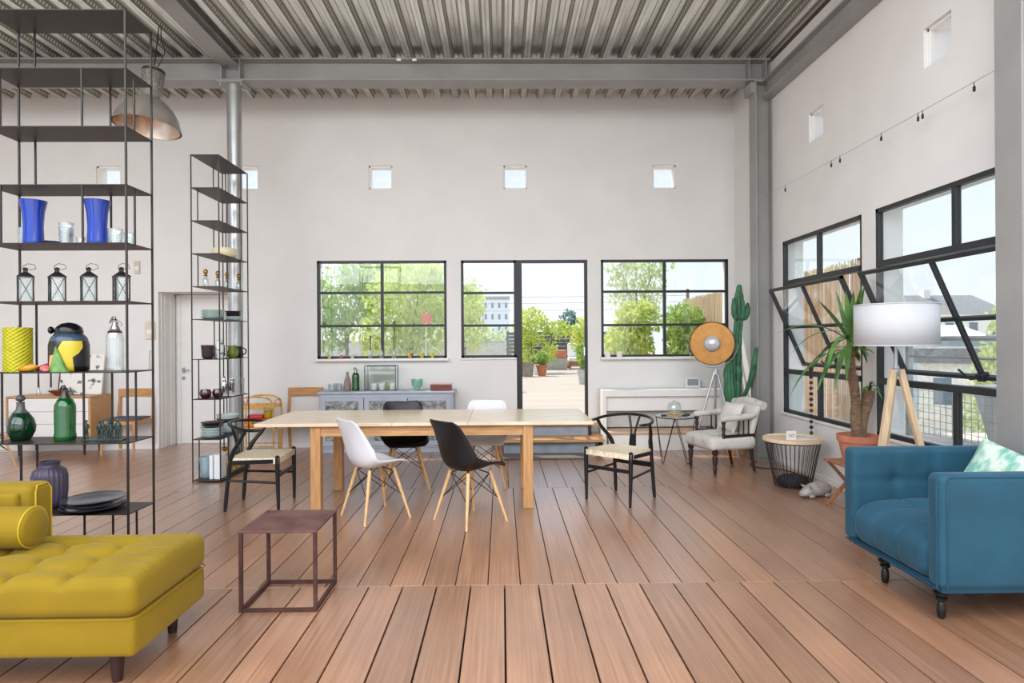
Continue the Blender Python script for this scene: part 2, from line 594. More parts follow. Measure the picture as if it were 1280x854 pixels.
for y0, y1, w, x0, gap in rows:
    mb = MB(); mb.box((gap / 2, 0, -0.022), (w - gap / 2, y1 - y0, 0), 0.0012)
    me = mb.mesh('plank', M_plank, 0)
    k = math.ceil((XL - x0) / w)
    while x0 + (k + 1) * w < XR + 0.02:
        piece('plank', me, floor, (x0 + k * w, y0, rnd.uniform(-0.0012, 0.0)))
        k += 1
    rest = XR - 0.002 - (x0 + k * w)
    if rest > 0.03:
        mb = MB(); mb.box((gap / 2, 0, -0.022), (rest, y1 - y0, 0), 0.0012)
        piece('plank', mb.mesh('plank', M_plank, 0), floor, (x0 + k * w, y0, 0))

mb = MB(); mb.box((0.003, 0, -0.022), (0.187, 0.455, 0), 0.0025); me = mb.mesh('plank', M_plank, 0)
for k in range(6):
    piece('plank', me, floor, (-4.63 + k * 0.19, 8.492, 0))

# ---- roof deck: folded perforated steel sheet, ribs running away from the camera
def deck_web_mat():
    m = bpy.data.materials.new('perforated_deck_web'); m.use_nodes = True
    nt = m.node_tree; b = nt.nodes['Principled BSDF']; L = nt.links.new
    tc = nt.nodes.new('ShaderNodeTexCoord'); sp = nt.nodes.new('ShaderNodeSeparateXYZ'); L(tc.outputs['Object'], sp.inputs[0])
    def M2(op, a, v):
        n = nt.nodes.new('ShaderNodeMath'); n.operation = op; L(a, n.inputs[0]); n.inputs[1].default_value = v; return n.outputs[0]
    fy = M2('LESS_THAN', M2('FRACT', M2('DIVIDE', sp.outputs['Y'], 0.042), 1.0), 0.5)
    za = M2('GREATER_THAN', sp.outputs['Z'], ZD + 0.022); zb = M2('LESS_THAN', sp.outputs['Z'], ZD + 0.052)
    a = nt.nodes.new('ShaderNodeMath'); a.operation = 'MULTIPLY'; L(za, a.inputs[0]); L(zb, a.inputs[1])
    c = nt.nodes.new('ShaderNodeMath'); c.operation = 'MULTIPLY'; L(a.outputs[0], c.inputs[0]); L(fy, c.inputs[1])
    mx = nt.nodes.new('ShaderNodeMix'); mx.data_type = 'RGBA'
    L(c.outputs[0], mx.inputs[0]); mx.inputs[6].default_value = lin((150, 150, 140)); mx.inputs[7].default_value = lin((232, 232, 224))
    L(mx.outputs[2], b.inputs['Base Color']); b.inputs['Metallic'].default_value = 0.55; b.inputs['Roughness'].default_value = 0.4
    return m
M_deck = mat('zinc_deck', (220, 219, 212), 0.28, 0.8, var=0.08, scale=3, stretch=(3, 0.4, 1))
M_deckw = deck_web_mat()
m = MB()
P, HD = 0.23, 0.075
x = XL - 0.2
prof = []
while x < XR + 0.2:
    prof += [(x, ZD), (x + 0.028, ZD), (x + 0.036, ZD + 0.008), (x + 0.044, ZD), (x + 0.072, ZD), (x + 0.102, ZD + HD), (x + 0.146, ZD + HD), (x + 0.151, ZD + HD - 0.008), (x + 0.157, ZD + HD - 0.008), (x + 0.162, ZD + HD), (x + 0.2, ZD + HD)]
    x += P
prof.append((x, ZD))
for i in range(len(prof) - 1):
    a, b = prof[i], prof[i + 1]
    web = abs(a[1] - b[1]) > 0.05
    m.add([(a[0], ROOF_Y0, a[1]), (b[0], ROOF_Y0, b[1]), (b[0], YB + 0.02, b[1]), (a[0], YB + 0.02, a[1])], [(0, 1, 2, 3)], 1 if web else 0)
ceiling = struct('ceiling', m, [M_deck, M_deckw])
ceiling['label'] = 'folded zinc roof deck with perforated ribs'
m = MB(); m.box((XL - 0.3, ROOF_Y0, ZD + HD + 0.02), (XR + 0.3, YB + TW, ZD + HD + 0.16))
m.build('roof_slab', mat('roof_concrete', (120, 118, 112), 0.9), ceiling)
m = MB(); m.box((XR - 0.02, ROOF_Y0, ZD - 0.035), (XR, 7.3, ZD + 0.0))
m.build('edge_angle', mat('rust_brown_angle', (84, 70, 62), 0.6), ceiling)

# ---- steel frame
def i_beam(name, p, length, h, w, axis, label, tf=0.018, mats=M_beam, extra=None, tw=0.014):
    t = thing(name, label, 'beam', p)
    def bx(lo, hi):
        if axis == 'X':
            return MB().box((0, lo[0], lo[1]), (length, hi[0], hi[1]), 0.002)
        return MB().box((lo[0], 0, lo[1]), (hi[0], length, hi[1]), 0.002)
    bx((-w / 2, h - tf), (w / 2, h)).build('top_flange', mats, t, 0)
    bx((-w / 2, 0), (w / 2, tf)).build('bottom_flange', mats, t, 0)
    bx((-tw / 2, tf), (tw / 2, h - tf)).build('web', mats, t, 0)
    return t
ZB = 4.47
main_beam = i_beam('cross_beam', (XL, 7.40, ZB), XR - XL + 0.04, ZD - ZB, 0.25, 'X', 'grey steel cross beam spanning the room in front of the back wall')
for xx in (2.93, 3.13, -3.02, -3.23):
    MB().box((xx - XL - 0.006, -0.12, 0.018), (xx - XL + 0.006, 0.12, ZD - ZB - 0.018)).build('stiffener_plate', M_beam, main_beam, 0)
for xx in (-1.20, -1.02):
    MB().box((xx - XL, -0.128, 0.222), (xx - XL + 0.05, -0.120, 0.248)).build('paper_tag', M_white, main_beam, 0)
i_beam('roof_beam', (-3.13, ROOF_Y0, ZD - 0.10), 7.27 - ROOF_Y0, 0.11, 0.20, 'Y', 'grey steel roof beam running lengthwise from the round column', tf=0.014)
i_beam('edge_beam', (XR - 0.07, ROOF_Y0, 4.25), 7.26 - ROOF_Y0, 0.20, 0.14, 'Y', 'grey steel beam fixed along the window wall')

t = thing('round_column', 'round galvanised steel column behind the slim shelf tower', 'column', (-3.13, 7.40, 0))
MB().tube([(0, 0, 0.012), (0, 0, ZB - 0.02)], 0.082, 28, caps=False).build('shaft', M_galv, t)
MB().box((-0.15, -0.13, ZB - 0.022), (0.15, 0.13, ZB), 0.003).build('head_plate', M_beam, t, 0)
MB().box((-0.15, -0.15, 0), (0.15, 0.15, 0.014), 0.003).build('foot_plate', M_beam, t, 0)
for sx in (-1, 1):
    for sy in (-1, 1):
        MB().tube([(sx * 0.12, sy * 0.1, ZB - 0.05), (sx * 0.12, sy * 0.1, ZB - 0.022)], 0.012, 6).build('bolt', M_galv, t)
MB().tube([(0.09, -0.02, ZB - 0.06), (0.17, -0.03, ZB - 0.10), (0.22, -0.03, ZB - 0.17)], 0.012, 6).build('cable_stub', M_beam, t)

def h_column(p, top, label):
    t = thing('steel_column', label, 'column', p)
    for a, nm in ((0, 'flange'), (0.186, 'flange')):
        MB().box((a, -0.10, 0), (a + 0.014, 0.10, top), 0.002).build(nm, M_beam, t, 0)
    MB().box((0.014, -0.005, 0), (0.186, 0.005, top)).build('web', M_beam, t, 0)
    MB().box((-0.03, -0.13, 0), (0.2, 0.13, 0.015), 0.002).build('foot_plate', M_beam, t, 0)
    return t
hc = h_column((3.0, 7.38, 0), ZB, 'grey steel column in the corner beside the cactus')
MB().box((-0.02, -0.12, ZB - 0.02), (0.2, 0.12, ZB - 0.001), 0.002).build('head_plate', M_beam, hc, 0)
MB().box((-0.06, -0.10, ZB - 0.14), (0.0, 0.10, ZB - 0.02), 0.002).build('bracket', M_beam, hc, 0)
h_column((3.0, 3.64, 0), 4.9, 'grey steel column standing behind the blue armchair')

# wire with clips along the window wall
t = thing('curtain_wire', 'thin steel wire with small clips strung along the window wall', 'wire', (3.1, 3.7, 3.10))
MB().tube([(0, 0, 0), (-0.005, 1.8, -0.012), (0, 3.6, 0.008)], 0.0028, 5).build('cable', M_galv, t)
for y in (0.33, 0.83, 0.88, 1.33, 1.95, 2.1, 3.05):
    m = MB(); m.tube([(0, y, 0), (0, y, -0.03)], 0.003, 5); m.box((-0.006, y - 0.008, -0.065), (0.006, y + 0.008, -0.03), 0.002)
    m.build('clip', M_black, t)

# ---- windows in the back wall
def back_window(name, x0, x1, z0, z1, nx, bars, label, fw=0.035, y=YB + 0.004):
    m = MB(); d = 0.05
    m.box((x0, y, z0), (x0 + fw, y + d, z1)); m.box((x1 - fw, y, z0), (x1, y + d, z1))
    m.box((x0, y, z1 - fw), (x1, y + d, z1)); m.box((x0, y, z0), (x1, y + d, z0 + fw))
    o = struct(name, m, M_frame, label=label)
    xs = [x0 + fw] + [x0 + (x1 - x0) * i / nx for i in range(1, nx)] + [x1 - fw]
    zs = [z0 + fw] + bars + [z1 - fw]
    for xm in xs[1:-1]:
        MB().box((xm - 0.018, y, z0 + fw), (xm + 0.018, y + d, z1 - fw)).build('mullion', M_frame, o, 0)
    for zm in bars:
        MB().box((x0 + fw, y + 0.004, zm - 0.016), (x1 - fw, y + d - 0.004, zm + 0.016)).build('glazing_bar', M_frame, o, 0)
    for i in range(len(xs) - 1):
        for j in range(len(zs) - 1):
            MB().box((xs[i], y + 0.022, zs[j]), (xs[i + 1], y + 0.027, zs[j + 1])).build('pane', M_glass, o, 0)
    return o
w1 = back_window('window_1', -2.50, -0.745, 1.20, 2.53, 2, [1.645, 2.095], 'black steel six-pane window above the grey cabinet')
w2 = back_window('window_2', -0.55, 0.205, 1.20, 2.53, 1, [1.64, 2.085], 'narrow black steel window beside the terrace door')
w3 = back_window('window_3', 1.36, 3.11, 1.195, 2.53, 2, [1.636, 2.093], 'black steel six-pane window behind the gold dish lamp')
for o, a, b in ((w1, -2.52, -0.72), (w2, -0.57, 0.2), (w3, 1.34, 3.13)):
    MB().box((a, YB - 0.02, 1.175), (b, YB + 0.004, 1.2), 0.004).build('sill', M_white, o, 0)
# terrace door, its leaf swung out
m = MB()
m.box((0.205, YB, 0.36), (0.275, YB + 0.06, 2.53)); m.box((1.135, YB, 0.36), (1.175, YB + 0.06, 2.53)); m.box((0.275, YB, 2.49), (1.135, YB + 0.06, 2.53))
d2 = struct('door_2', m, M_frame, label='black steel terrace door standing open')
m = MB(); xa, ya, yb_ = 0.262, YB + 0.08, YB + 0.97
m.box((xa - 0.02, ya, 0.38), (xa + 0.02, ya + 0.05, 2.48)); m.box((xa - 0.02, yb_ - 0.05, 0.38), (xa + 0.02, yb_, 2.48))
for z in (0.38, 0.9, 1.62, 2.08, 2.44):
    m.box((xa - 0.018, ya + 0.05, z), (xa + 0.018, yb_ - 0.05, z + 0.04))
leaf = m.build('door_leaf', M_frame, d2, 0)
for za, zb in ((0.42, 0.9), (0.94, 1.62), (1.66, 2.08), (2.12, 2.44)):
    MB().box((xa - 0.003, ya + 0.05, za), (xa + 0.003, yb_ - 0.05, zb)).build('pane', M_glass, leaf, 0)
MB().box((1.118, YB - 0.012, 1.22), (1.135, YB + 0.03, 1.34), 0.003).build('strike_plate', M_chrome, d2, 0)

# small square lights
def frosted():
    m = bpy.data.materials.new('frosted_glass'); m.use_nodes = True
    nt = m.node_tree; L = nt.links.new
    nt.nodes.remove(nt.nodes['Principled BSDF'])
    tr = nt.nodes.new('ShaderNodeBsdfTransparent'); tl = nt.nodes.new('ShaderNodeBsdfTranslucent'); mx = nt.nodes.new('ShaderNodeMixShader')
    nz = nt.nodes.new('ShaderNodeTexNoise'); nz.inputs['Scale'].default_value = 3; mr = nt.nodes.new('ShaderNodeMapRange'); mr.inputs['To Min'].default_value = 0.05; mr.inputs['To Max'].default_value = 0.25
    L(nz.outputs['Fac'], mr.inputs['Value']); L(mr.outputs[0], mx.inputs[0])
    L(tr.outputs[0], mx.inputs[1]); L(tl.outputs[0], mx.inputs[2]); L(mx.outputs[0], nt.nodes['Material Output'].inputs['Surface'])
    return m
M_frost = frosted()
k = 6
for a, b in SQ_BACK:
    m = MB(); m.box((a, YB + 0.03, 3.50), (a + 0.02, YB + 0.06, 3.82)); m.box((b - 0.02, YB + 0.03, 3.50), (b, YB + 0.06, 3.82))
    m.box((a, YB + 0.03, 3.50), (b, YB + 0.06, 3.52)); m.box((a, YB + 0.03, 3.80), (b, YB + 0.06, 3.82))
    o = struct('window_%d' % k, m, M_white); k += 1
    MB().box((a + 0.02, YB + 0.042, 3.52), (b - 0.02, YB + 0.048, 3.80)).build('pane', M_frost, o, 0)
for a, b in SQ_RIGHT:
    X0 = XR + 0.03
    m = MB(); m.box((X0, a, 3.455), (X0 + 0.03, a + 0.02, 3.755)); m.box((X0, b - 0.02, 3.455), (X0 + 0.03, b, 3.755))
    m.box((X0, a, 3.455), (X0 + 0.03, b, 3.475)); m.box((X0, a, 3.735), (X0 + 0.03, b, 3.755))
    o = struct('window_%d' % k, m, M_white); k += 1
    MB().box((X0 + 0.012, a + 0.02, 3.475), (X0 + 0.018, b - 0.02, 3.735)).build('pane', M_frost, o, 0)

# ---- pivot windows in the right wall
def right_window(name, y0, y1, label, tilt=24):
    x = XR + 0.004; d = 0.045; f = 0.035
    ym = (y0 + y1) / 2
    m = MB()
    m.box((x, y0, 0.60), (x + d, y0 + f, 2.53)); m.box((x, y1 - f, 0.60), (x + d, y1, 2.53))
    m.box((x, y0, 2.495), (x + d, y1, 2.53)); m.box((x, y0, 0.60), (x + d, y1, 0.635))
    o = struct(name, m, M_frame, label=label)
    for z in (2.055, 1.065):
        MB().box((x - 0.012, y0 + f, z - 0.025), (x + d + 0.01, y1 - f, z + 0.025)).build('transom', M_frame, o, 0)
    for za, zb in ((0.635, 1.04), (2.08, 2.495)):
        MB().box((x, ym - 0.018, za), (x + d, ym + 0.018, zb)).build('mullion', M_frame, o, 0)
        for ya, yb in ((y0 + f, ym - 0.018), (ym + 0.018, y1 - f)):
            MB().box((x + 0.02, ya, za), (x + 0.025, yb, zb)).build('pane', M_glass, o, 0)
    # the pivoting sash
    hs = 0.47
    s = MB(); a0, a1 = y0 + f + 0.006, y1 - f - 0.006
    for (p, q) in (((-0.018, a0, -hs), (0.018, a0 + 0.032, hs)), ((-0.018, a1 - 0.032, -hs), (0.018, a1, hs)), ((-0.018, a0, hs - 0.03), (0.018, a1, hs)), ((-0.018, a0, -hs), (0.018, a1, -hs + 0.03))):
        s.box(p, q)
    sash = s.build('pivot_sash', M_frame, o, 0)
    sash.location = (x + 0.022, 0, 1.56)
    sash.rotation_euler = (0, math.radians(-tilt), 0)
    s = MB(); s.box((-0.015, ym - 0.014, -hs + 0.03), (0.015, ym + 0.014, hs - 0.03)).build('glazing_bar', M_frame, sash, 0)
    MB().box((-0.015, a0 + 0.032, -0.014), (0.015, a1 - 0.032, 0.014)).build('glazing_bar', M_frame, sash, 0)
    for ya, yb in ((a0 + 0.032, ym - 0.014), (ym + 0.014, a1 - 0.032)):
        for za, zb in ((-hs + 0.03, -0.014), (0.014, hs - 0.03)):
            MB().box((-0.002, ya, za), (0.003, yb, zb)).build('pane', M_glass, sash, 0)
    m = MB(); m.box((-0.03, ym - 0.035, -hs - 0.01), (0.03, ym + 0.035, -hs + 0.05), 0.006); m.tube([(-0.03, ym, -hs + 0.02), (-0.09, ym, -hs + 0.04), (-0.14, ym, -hs + 0.14)], 0.008, 6)
    m.build('stay_handle', M_frame, sash, 30)
    MB().box((XR - 0.02, y0 - 0.02, 0.575), (XR + 0.004, y1 + 0.02, 0.60), 0.004).build('sill', M_white, o, 0)
    return o
right_window('window_4', 5.485, 7.05, 'black steel pivot window, tilted open, beside the corner column')
right_window('window_5', 3.45, 5.285, 'black steel pivot window, tilted open, behind the white drum lamp')

# ---- steps up to the terrace door
M_stone = mat('blue_grey_riser', (150, 160, 170), 0.7, var=0.06)
t = thing('terrace_steps', 'two pale wooden steps with blue-grey risers below the terrace door', 'steps', (0, 0, 0))
for z, ya, yb_, xa, xb, nm in ((0.352, 8.14, 8.497, 0.0, 1.24, 'tread'), (0.182, 7.82, 8.497, -0.12, 1.295, 'tread')):
    MB().box((xa, ya, z - 0.035), (xb, yb_, z), 0.004).build(nm, M_oak, t, 0)
MB().box((0.08, 8.20, 0.182), (1.13, 8.49, 0.317)).build('riser', M_stone, t, 0)
MB().box((0.02, 7.90, 0.002), (1.18, 8.49, 0.147)).build('riser', M_stone, t, 0)
MB().box((1.13, 8.17, 0.182), (1.17, 8.21, 0.317)).build('post', M_darkwood, t, 0)
m = MB(); m.box((0.0, 7.48, 0.001), (1.03, 7.84, 0.014), 0.004)
single('doormat', m, mat('grey_bristle', (120, 112, 108), 0.95, var=0.35, scale=140, bump=0.6, bscale=200), 'grey speckled doormat on the floor before the terrace steps', 'doormat')

# ================================================================== LARGE FURNITURE
M_yellow = mat('mustard_velvet', (138, 112, 5), 0.85, var=0.06, scale=3, sheen=0.35, bump=0.05, bscale=90, rgb2=None)
M_yellowpipe = mat('mustard_piping', (190, 160, 30), 0.7, var=0.05)
M_blue = mat('teal_velvet', (32, 80, 100), 0.75, var=0.08, scale=4, sheen=0.4, bump=0.05, bscale=90)
M_bluepipe = mat('teal_piping', (26, 72, 96), 0.7, var=0.05)

# ---- mustard sofa with tufted chaise
def yellow_sofa():
    t = thing('sofa', 'mustard velvet sofa with a button-tufted chaise seat', 'sofa', (0, 0, 0))
    x0, x1, y0, y1 = -3.4, -1.50, 2.56, 3.20
    bx = [-1.80 - 0.25 * i for i in range(7)]
    by = [2.70, 2.88, 3.05]
    def tuft(p):
        if p.z < 0.40:
            # lip of the cushion bulges a little over the base
            return p
        dz = 0
        dmin = min(((p.x - a) / 0.055) ** 2 + ((p.y - b) / 0.045) ** 2 for a in bx for b in by)
        dz -= 0.046 * math.exp(-dmin)
        dx = min(abs(p.x - a) for a in bx)
        dy = min(abs(p.y - b) for b in by)
        inside = 1.0 if p.x < -1.70 else max(0, (-1.60 - p.x) / 0.10) if p.x < -1.60 else 0.0
        dz -= 0.030 * math.exp(-abs(dx) / 0.018) * (1 if p.y < by[-1] + 0.02 else 0.35)
        dz -= 0.030 * math.exp(-abs(dy) / 0.018) * inside
        # radial creases towards the rounded end
        edge = min(1.0, max(0, (p.x + 1.80) / 0.2))
        dz += edge * 0.003 * math.sin(p.y * 130 + 2 * math.sin(p.y * 31))
        bulge = 0.018 * math.sin(max(0, min(1, (p.y - y0) / (y1 - y0))) * PI)
        return Vector((p.x, p.y, p.z + (dz + bulge) * min(1, (p.z - 0.40) / 0.05)))
    m = MB(); m.rbox((x0, y0, 0.295), (x1, y1, 0.462), 0.05, n=(170, 50, 3), k=5, fn=tuft)
    cu = m.build('seat_cushion', M_yellow, t, 80)
    for a in bx:
        for b in by:
            MB().ball((a, b, 0.398), 0.011, 8, 5, sc=(1, 1, 0.5)).build('button', M_yellow, cu)
    m = MB()
    for z in (0.300, 0.452):
        r = 0.045
        pts = [(x0 + 0.02, y0 - 0.001, z), (x1 - r, y0 - 0.001, z)] + [(x1 - r + r * math.sin(q), y0 + r - r * math.cos(q), z) for q in (0.4, 0.8, 1.2)] + [(x1 + 0.001, y0 + r, z), (x1 + 0.001, y1 - r, z)] + [(x1 - r + r * math.cos(q), y1 - r + r * math.sin(q), z) for q in (0.4, 0.8, 1.2)] + [(x1 - r, y1 + 0.001, z), (x0 + 0.02, y1 + 0.001, z)]
        if z < 0.4:
            m.tube(pts, 0.003, 6)
    m.build('piping', M_yellow, cu)
    m = MB(); m.rbox((x0, y0 + 0.012, 0.135), (x1 - 0.008, y1 - 0.01, 0.298), 0.025, n=(8, 4, 2), k=3)
    m.build('base', M_yellow, t, 80)
    # backrest with its end face towards the room
    m = MB(); m.rbox((x0, 3.06, 0.30), (-2.285, 3.215, 0.735), 0.035, n=(8, 3, 4), k=4)
    br = m.build('backrest', M_yellow, t, 80)
    m = MB(); m.rbox((x0, 3.03, 0.46), (-2.335, 3.075, 0.705), 0.03, n=(8, 2, 4), k=4)
    m.build('back_cushion', M_yellow, br, 80)
    m = MB()
    m.tube([(-2.284, 3.09, 0.46), (-2.284, 3.09, 0.70), (-2.292, 3.11, 0.726), (-2.292, 3.18, 0.726), (-2.284, 3.195, 0.70), (-2.284, 3.195, 0.33)], 0.004, 6)
    m.build('piping', M_yellowpipe, br)
    for px, py in ((-1.63, 3.10), (-1.63, 2.66), (-3.25, 3.10), (-3.25, 2.66)):
        MB().lathe([(0.019, 0.0), (0.021, 0.01), (0.030, 0.14)], 14, (px, py, 0)).build('leg', M_darkwood, t)
yellow_sofa()
# bolster pillow
t = thing('bolster_pillow', 'round mustard velvet bolster leaning on the sofa back', 'pillow', (-2.42, 2.93, 0.574), 0)
R90 = Matrix.Rotation(PI / 2, 4, 'Y')
m = MB(); m.lathe([(0.0, -0.26), (0.07, -0.258), (0.088, -0.250), (0.093, -0.235), (0.093, 0.235), (0.088, 0.250), (0.07, 0.258), (0.0, 0.262)], 36, M=R90)
m.build('cover', M_yellow, t, 60)
for s in (-1, 1):
    MB().tube([(s * 0.243, 0.0925 * math.cos(a * PI / 16), 0.0925 * math.sin(a * PI / 16)) for a in range(32)], 0.004, 6, closed=True).build('piping', M_yellowpipe, t)

# ---- teal armchair
def blue_armchair():
    t = thing('armchair', 'teal velvet tufted armchair on black turned legs by the windows', 'armchair', (0, 0, 0))
    x0, x1, y0, y1 = 2.16, 3.02, 3.04, 3.93
    zb, zt = 0.175, 0.745
    ta = 0.115
    # arms and back: slabs with rounded top
    def curve_in(side):
        def fn(p):
            return p
        return fn
    def tufted(ax, lo, hi, other_lo, other_hi, face, sgn, pos, depth=0.012, nl=3, zline=0.545):
        lines = [lo + (hi - lo) * (i + 1) / (nl + 1) for i in range(nl)]
        def fn(p):
            q = Vector(p)
            a = q[ax]
            d = min(abs(a - l) for l in lines)
            dzl = abs(q.z - zline)
            pinch = depth * math.exp(-(d / 0.014) ** 2) + depth * 0.8 * math.exp(-(dzl / 0.012) ** 2)
            pinch += 0.018 * math.exp(-(d / 0.04) ** 2 - (dzl / 0.04) ** 2)
            w = max(0.0, min(1.0, ((q[face] - pos) * sgn + 0.03) / 0.02))
            q[face] -= sgn * pinch * w
            return q
        return fn
    m = MB(); m.rbox((x0 + 0.0, y1 - ta, zb), (x1, y1, zt), 0.035, n=(30, 4, 22), k=5, fn=tufted(0, x0 + 0.02, x1 - 0.1, 0, 0, 1, -1, y1 - ta, nl=2))
    m.build('armrest', M_blue, t, 80)
    m = MB(); m.rbox((x0 + 0.0, y0, zb), (x1, y0 + ta, zt), 0.035, n=(8, 3, 8), k=5)
    near = m.build('armrest', M_blue, t, 80)
    m = MB(); m.rbox((x1 - ta, y0 + ta - 0.03, zb), (x1 + 0.02, y1 - ta + 0.03, zt + 0.01), 0.035, n=(4, 30, 22), k=5, fn=tufted(1, y0 + ta, y1 - ta, 0, 0, 0, -1, x1 - ta, nl=3))
    m.build('backrest', M_blue, t, 80)
    # seat swells up and rolls over the front edge
    lx = [x0 + 0.27, x0 + 0.5]; ly = [y0 + ta + 0.22, y0 + ta + 0.44]
    def seat(p):
        q = Vector(p)
        if q.z > 0.25:
            dx = min(abs(q.x - l) for l in lx); dy = min(abs(q.y - l) for l in ly)
            q.z -= 0.012 * math.exp(-(dx / 0.014) ** 2) + 0.014 * math.exp(-(dy / 0.014) ** 2) + 0.02 * math.exp(-(dx / 0.05) ** 2 - (dy / 0.05) ** 2)
            q.z += 0.02 * math.sin(max(0, min(1, (q.x - x0) / (x1 - x0))) * PI) - 0.03 * math.exp(-((q.x - x0) / 0.08) ** 2)
        if q.x < x0 + 0.06:
            dy = min(abs(q.y - l) for l in ly)
            q.x += 0.010 * math.exp(-(dy / 0.014) ** 2)
            q.x -= 0.02 * math.sin(max(0, min(1, (q.z - zb) / 0.25)) * PI)
        return q
    m = MB(); m.rbox((x0 + 0.005, y0 + ta - 0.01, zb), (x1 - ta + 0.02, y1 - ta + 0.01, 0.43), 0.075, n=(26, 36, 6), k=6, fn=seat)
    m.build('seat', M_blue, t, 80)
    m = MB(); m.box((x0 + 0.02, y0 + 0.02, zb - 0.025), (x1, y1 - 0.02, zb + 0.01), 0.006)
    m.build('base_rail', M_bluepipe, t)
    m = MB()
    m.tube([(x0 + 0.03, y0 - 0.001, zb + 0.005), (x0 + 0.03, y0 - 0.001, zt - 0.035), (x0 + 0.045, y0 + 0.006, zt - 0.014), (x1 - 0.04, y0 + 0.006, zt - 0.014), (x1 - 0.03, y0 - 0.001, zt - 0.035), (x1 - 0.03, y0 - 0.001, zb)], 0.005, 6)
    m.tube([(x0 - 0.002, y0 + 0.03, zb), (x0 - 0.002, y0 + 0.03, zt - 0.035), (x0 + 0.02, y0 + 0.035, zt - 0.008)], 0.005, 6)
    m.tube([(x0 + 0.006, y0 + 0.03, zb - 0.002), (x0 + 0.006, y1 - 0.03, zb - 0.002)], 0.006, 6)
    m.build('piping', M_bluepipe, t)
    prof = [(0.012, 0), (0.016, 0.006), (0.022, 0.035), (0.020, 0.07), (0.013, 0.085), (0.026, 0.095), (0.028, 0.105), (0.018, 0.113), (0.034, 0.122), (0.036, 0.132), (0.026, 0.142), (0.034, 0.152)]
    for px, py in ((2.225, 3.60), (2.225, 3.135), (2.92, 3.82), (2.92, 3.135)):
        MB().lathe(prof, 18, (px, py, 0)).build('leg', M_blackwood, t)
blue_armchair()
m = MB()
def pil(u, v, s):
    a, b = u * 2 - 1, v * 2 - 1
    e = (max(0, (1 - abs(a) ** 2.5)) * max(0, (1 - abs(b) ** 2.5))) ** 0.5
    k = 1 - 0.06 * (abs(a) * (1 - abs(b)) + abs(b) * (1 - abs(a))) * 0 - 0.05 * (1 - abs(b) ** 2) * abs(a) ** 4 - 0.05 * (1 - abs(a) ** 2) * abs(b) ** 4
    return (a * 0.23 * k, b * 0.23 * k, s * 0.075 * e)
m.grid(lambda u, v: pil(u, v, 1), 18, 18); m.grid(lambda u, v: pil(1 - u, v, -1), 18, 18)
M_ikat = mat('green_ikat_linen', (200, 212, 198), 0.9, rgb2=(116, 176, 158), scale=9, stretch=(1, 2.5, 1), contrast=(0.42, 0.58), bump=0.1)
o = single('throw_pillow', m, M_ikat, 'pale green patterned throw pillow on the teal armchair', 'pillow', (2.79, 3.30, 0.600), smooth=80)
o.matrix_world = Matrix.Translation((2.765, 3.38, 0.585)) @ Matrix.Rotation(math.radians(38), 4, 'Z') @ Matrix.Rotation(math.radians(-62), 4, 'Y') @ Matrix.Rotation(math.radians(-20), 4, 'Z')

# ---- rusty cube side table
M_rust = mat('rusted_steel', (118, 82, 74), 0.7, rgb2=(78, 50, 45), scale=7, contrast=(0.3, 0.75), bump=0.1)
M_rustbar = mat('dark_rust_bar', (72, 46, 40), 0.6, var=0.2)
t = thing('side_table', 'rusty square steel cube table with open sides', 'table', (-1.393, 3.308, 0))
w = 0.408; h = 0.43; b = 0.018
MB().box((-0.003, -0.003, h - 0.012), (w + 0.003, w + 0.003, h), 0.002).build('tabletop', M_rust, t, 0)
for x in (0, w - b):
    for y in (0, w - b):
        MB().box((x, y, 0), (x + b, y + b, h - 0.012)).build('leg', M_rustbar, t, 0)
for x in (0, w - b):
    MB().box((x, b, 0), (x + b, w - b, b)).build('floor_rail', M_rustbar, t, 0)
    MB().box((b, x, 0), (w - b, x + b, b)).build('floor_rail', M_rustbar, t, 0)

# ---- dining table
t = thing('dining_table', 'long extendable oak dining table with square legs', 'table', (0, 0, 0))
X0, X1, Y0, Y1 = -2.085, 0.775, 5.27, 6.29
M_oaktop = mat('oak_table_top', (232, 208, 180), 0.2, var=0.07, scale=4, stretch=(1, 10, 1))  # paler than the oak legs: window reflection put into the colour
cuts = [X0, -0.93, -0.29, X1]
for i in range(3):
    MB().box((cuts[i] + 0.0015 * (i > 0), Y0, 0.712), (cuts[i + 1] - 0.0015 * (i < 2), Y1, 0.74), 0.003).build('tabletop_leaf', M_oaktop, t, 0)
LX0, LX1, LY0, LY1 = -1.625, 0.175, 5.30, 6.0
MB().box((LX0 + 0.085, 5.315, 0.625), (LX1, 5.345, 0.712)).build('apron', M_oak, t, 0)
MB().box((LX0 + 0.085, 6.21, 0.625), (LX1, 6.24, 0.712)).build('apron', M_oak, t, 0)
for x in (LX0 + 0.02, LX1 + 0.03):
    MB().box((x, 5.39, 0.625), (x + 0.03, 6.16, 0.712)).build('apron', M_oak, t, 0)
for x in (LX0, LX1):
    MB().box((x, 5.30, 0), (x + 0.085, 5.385, 0.712), 0.003).build('leg', M_oak_v, t, 0)
    MB().box((x, 6.02, 0), (x + 0.085, 6.105, 0.712), 0.003).build('leg', M_oak_v, t, 0)

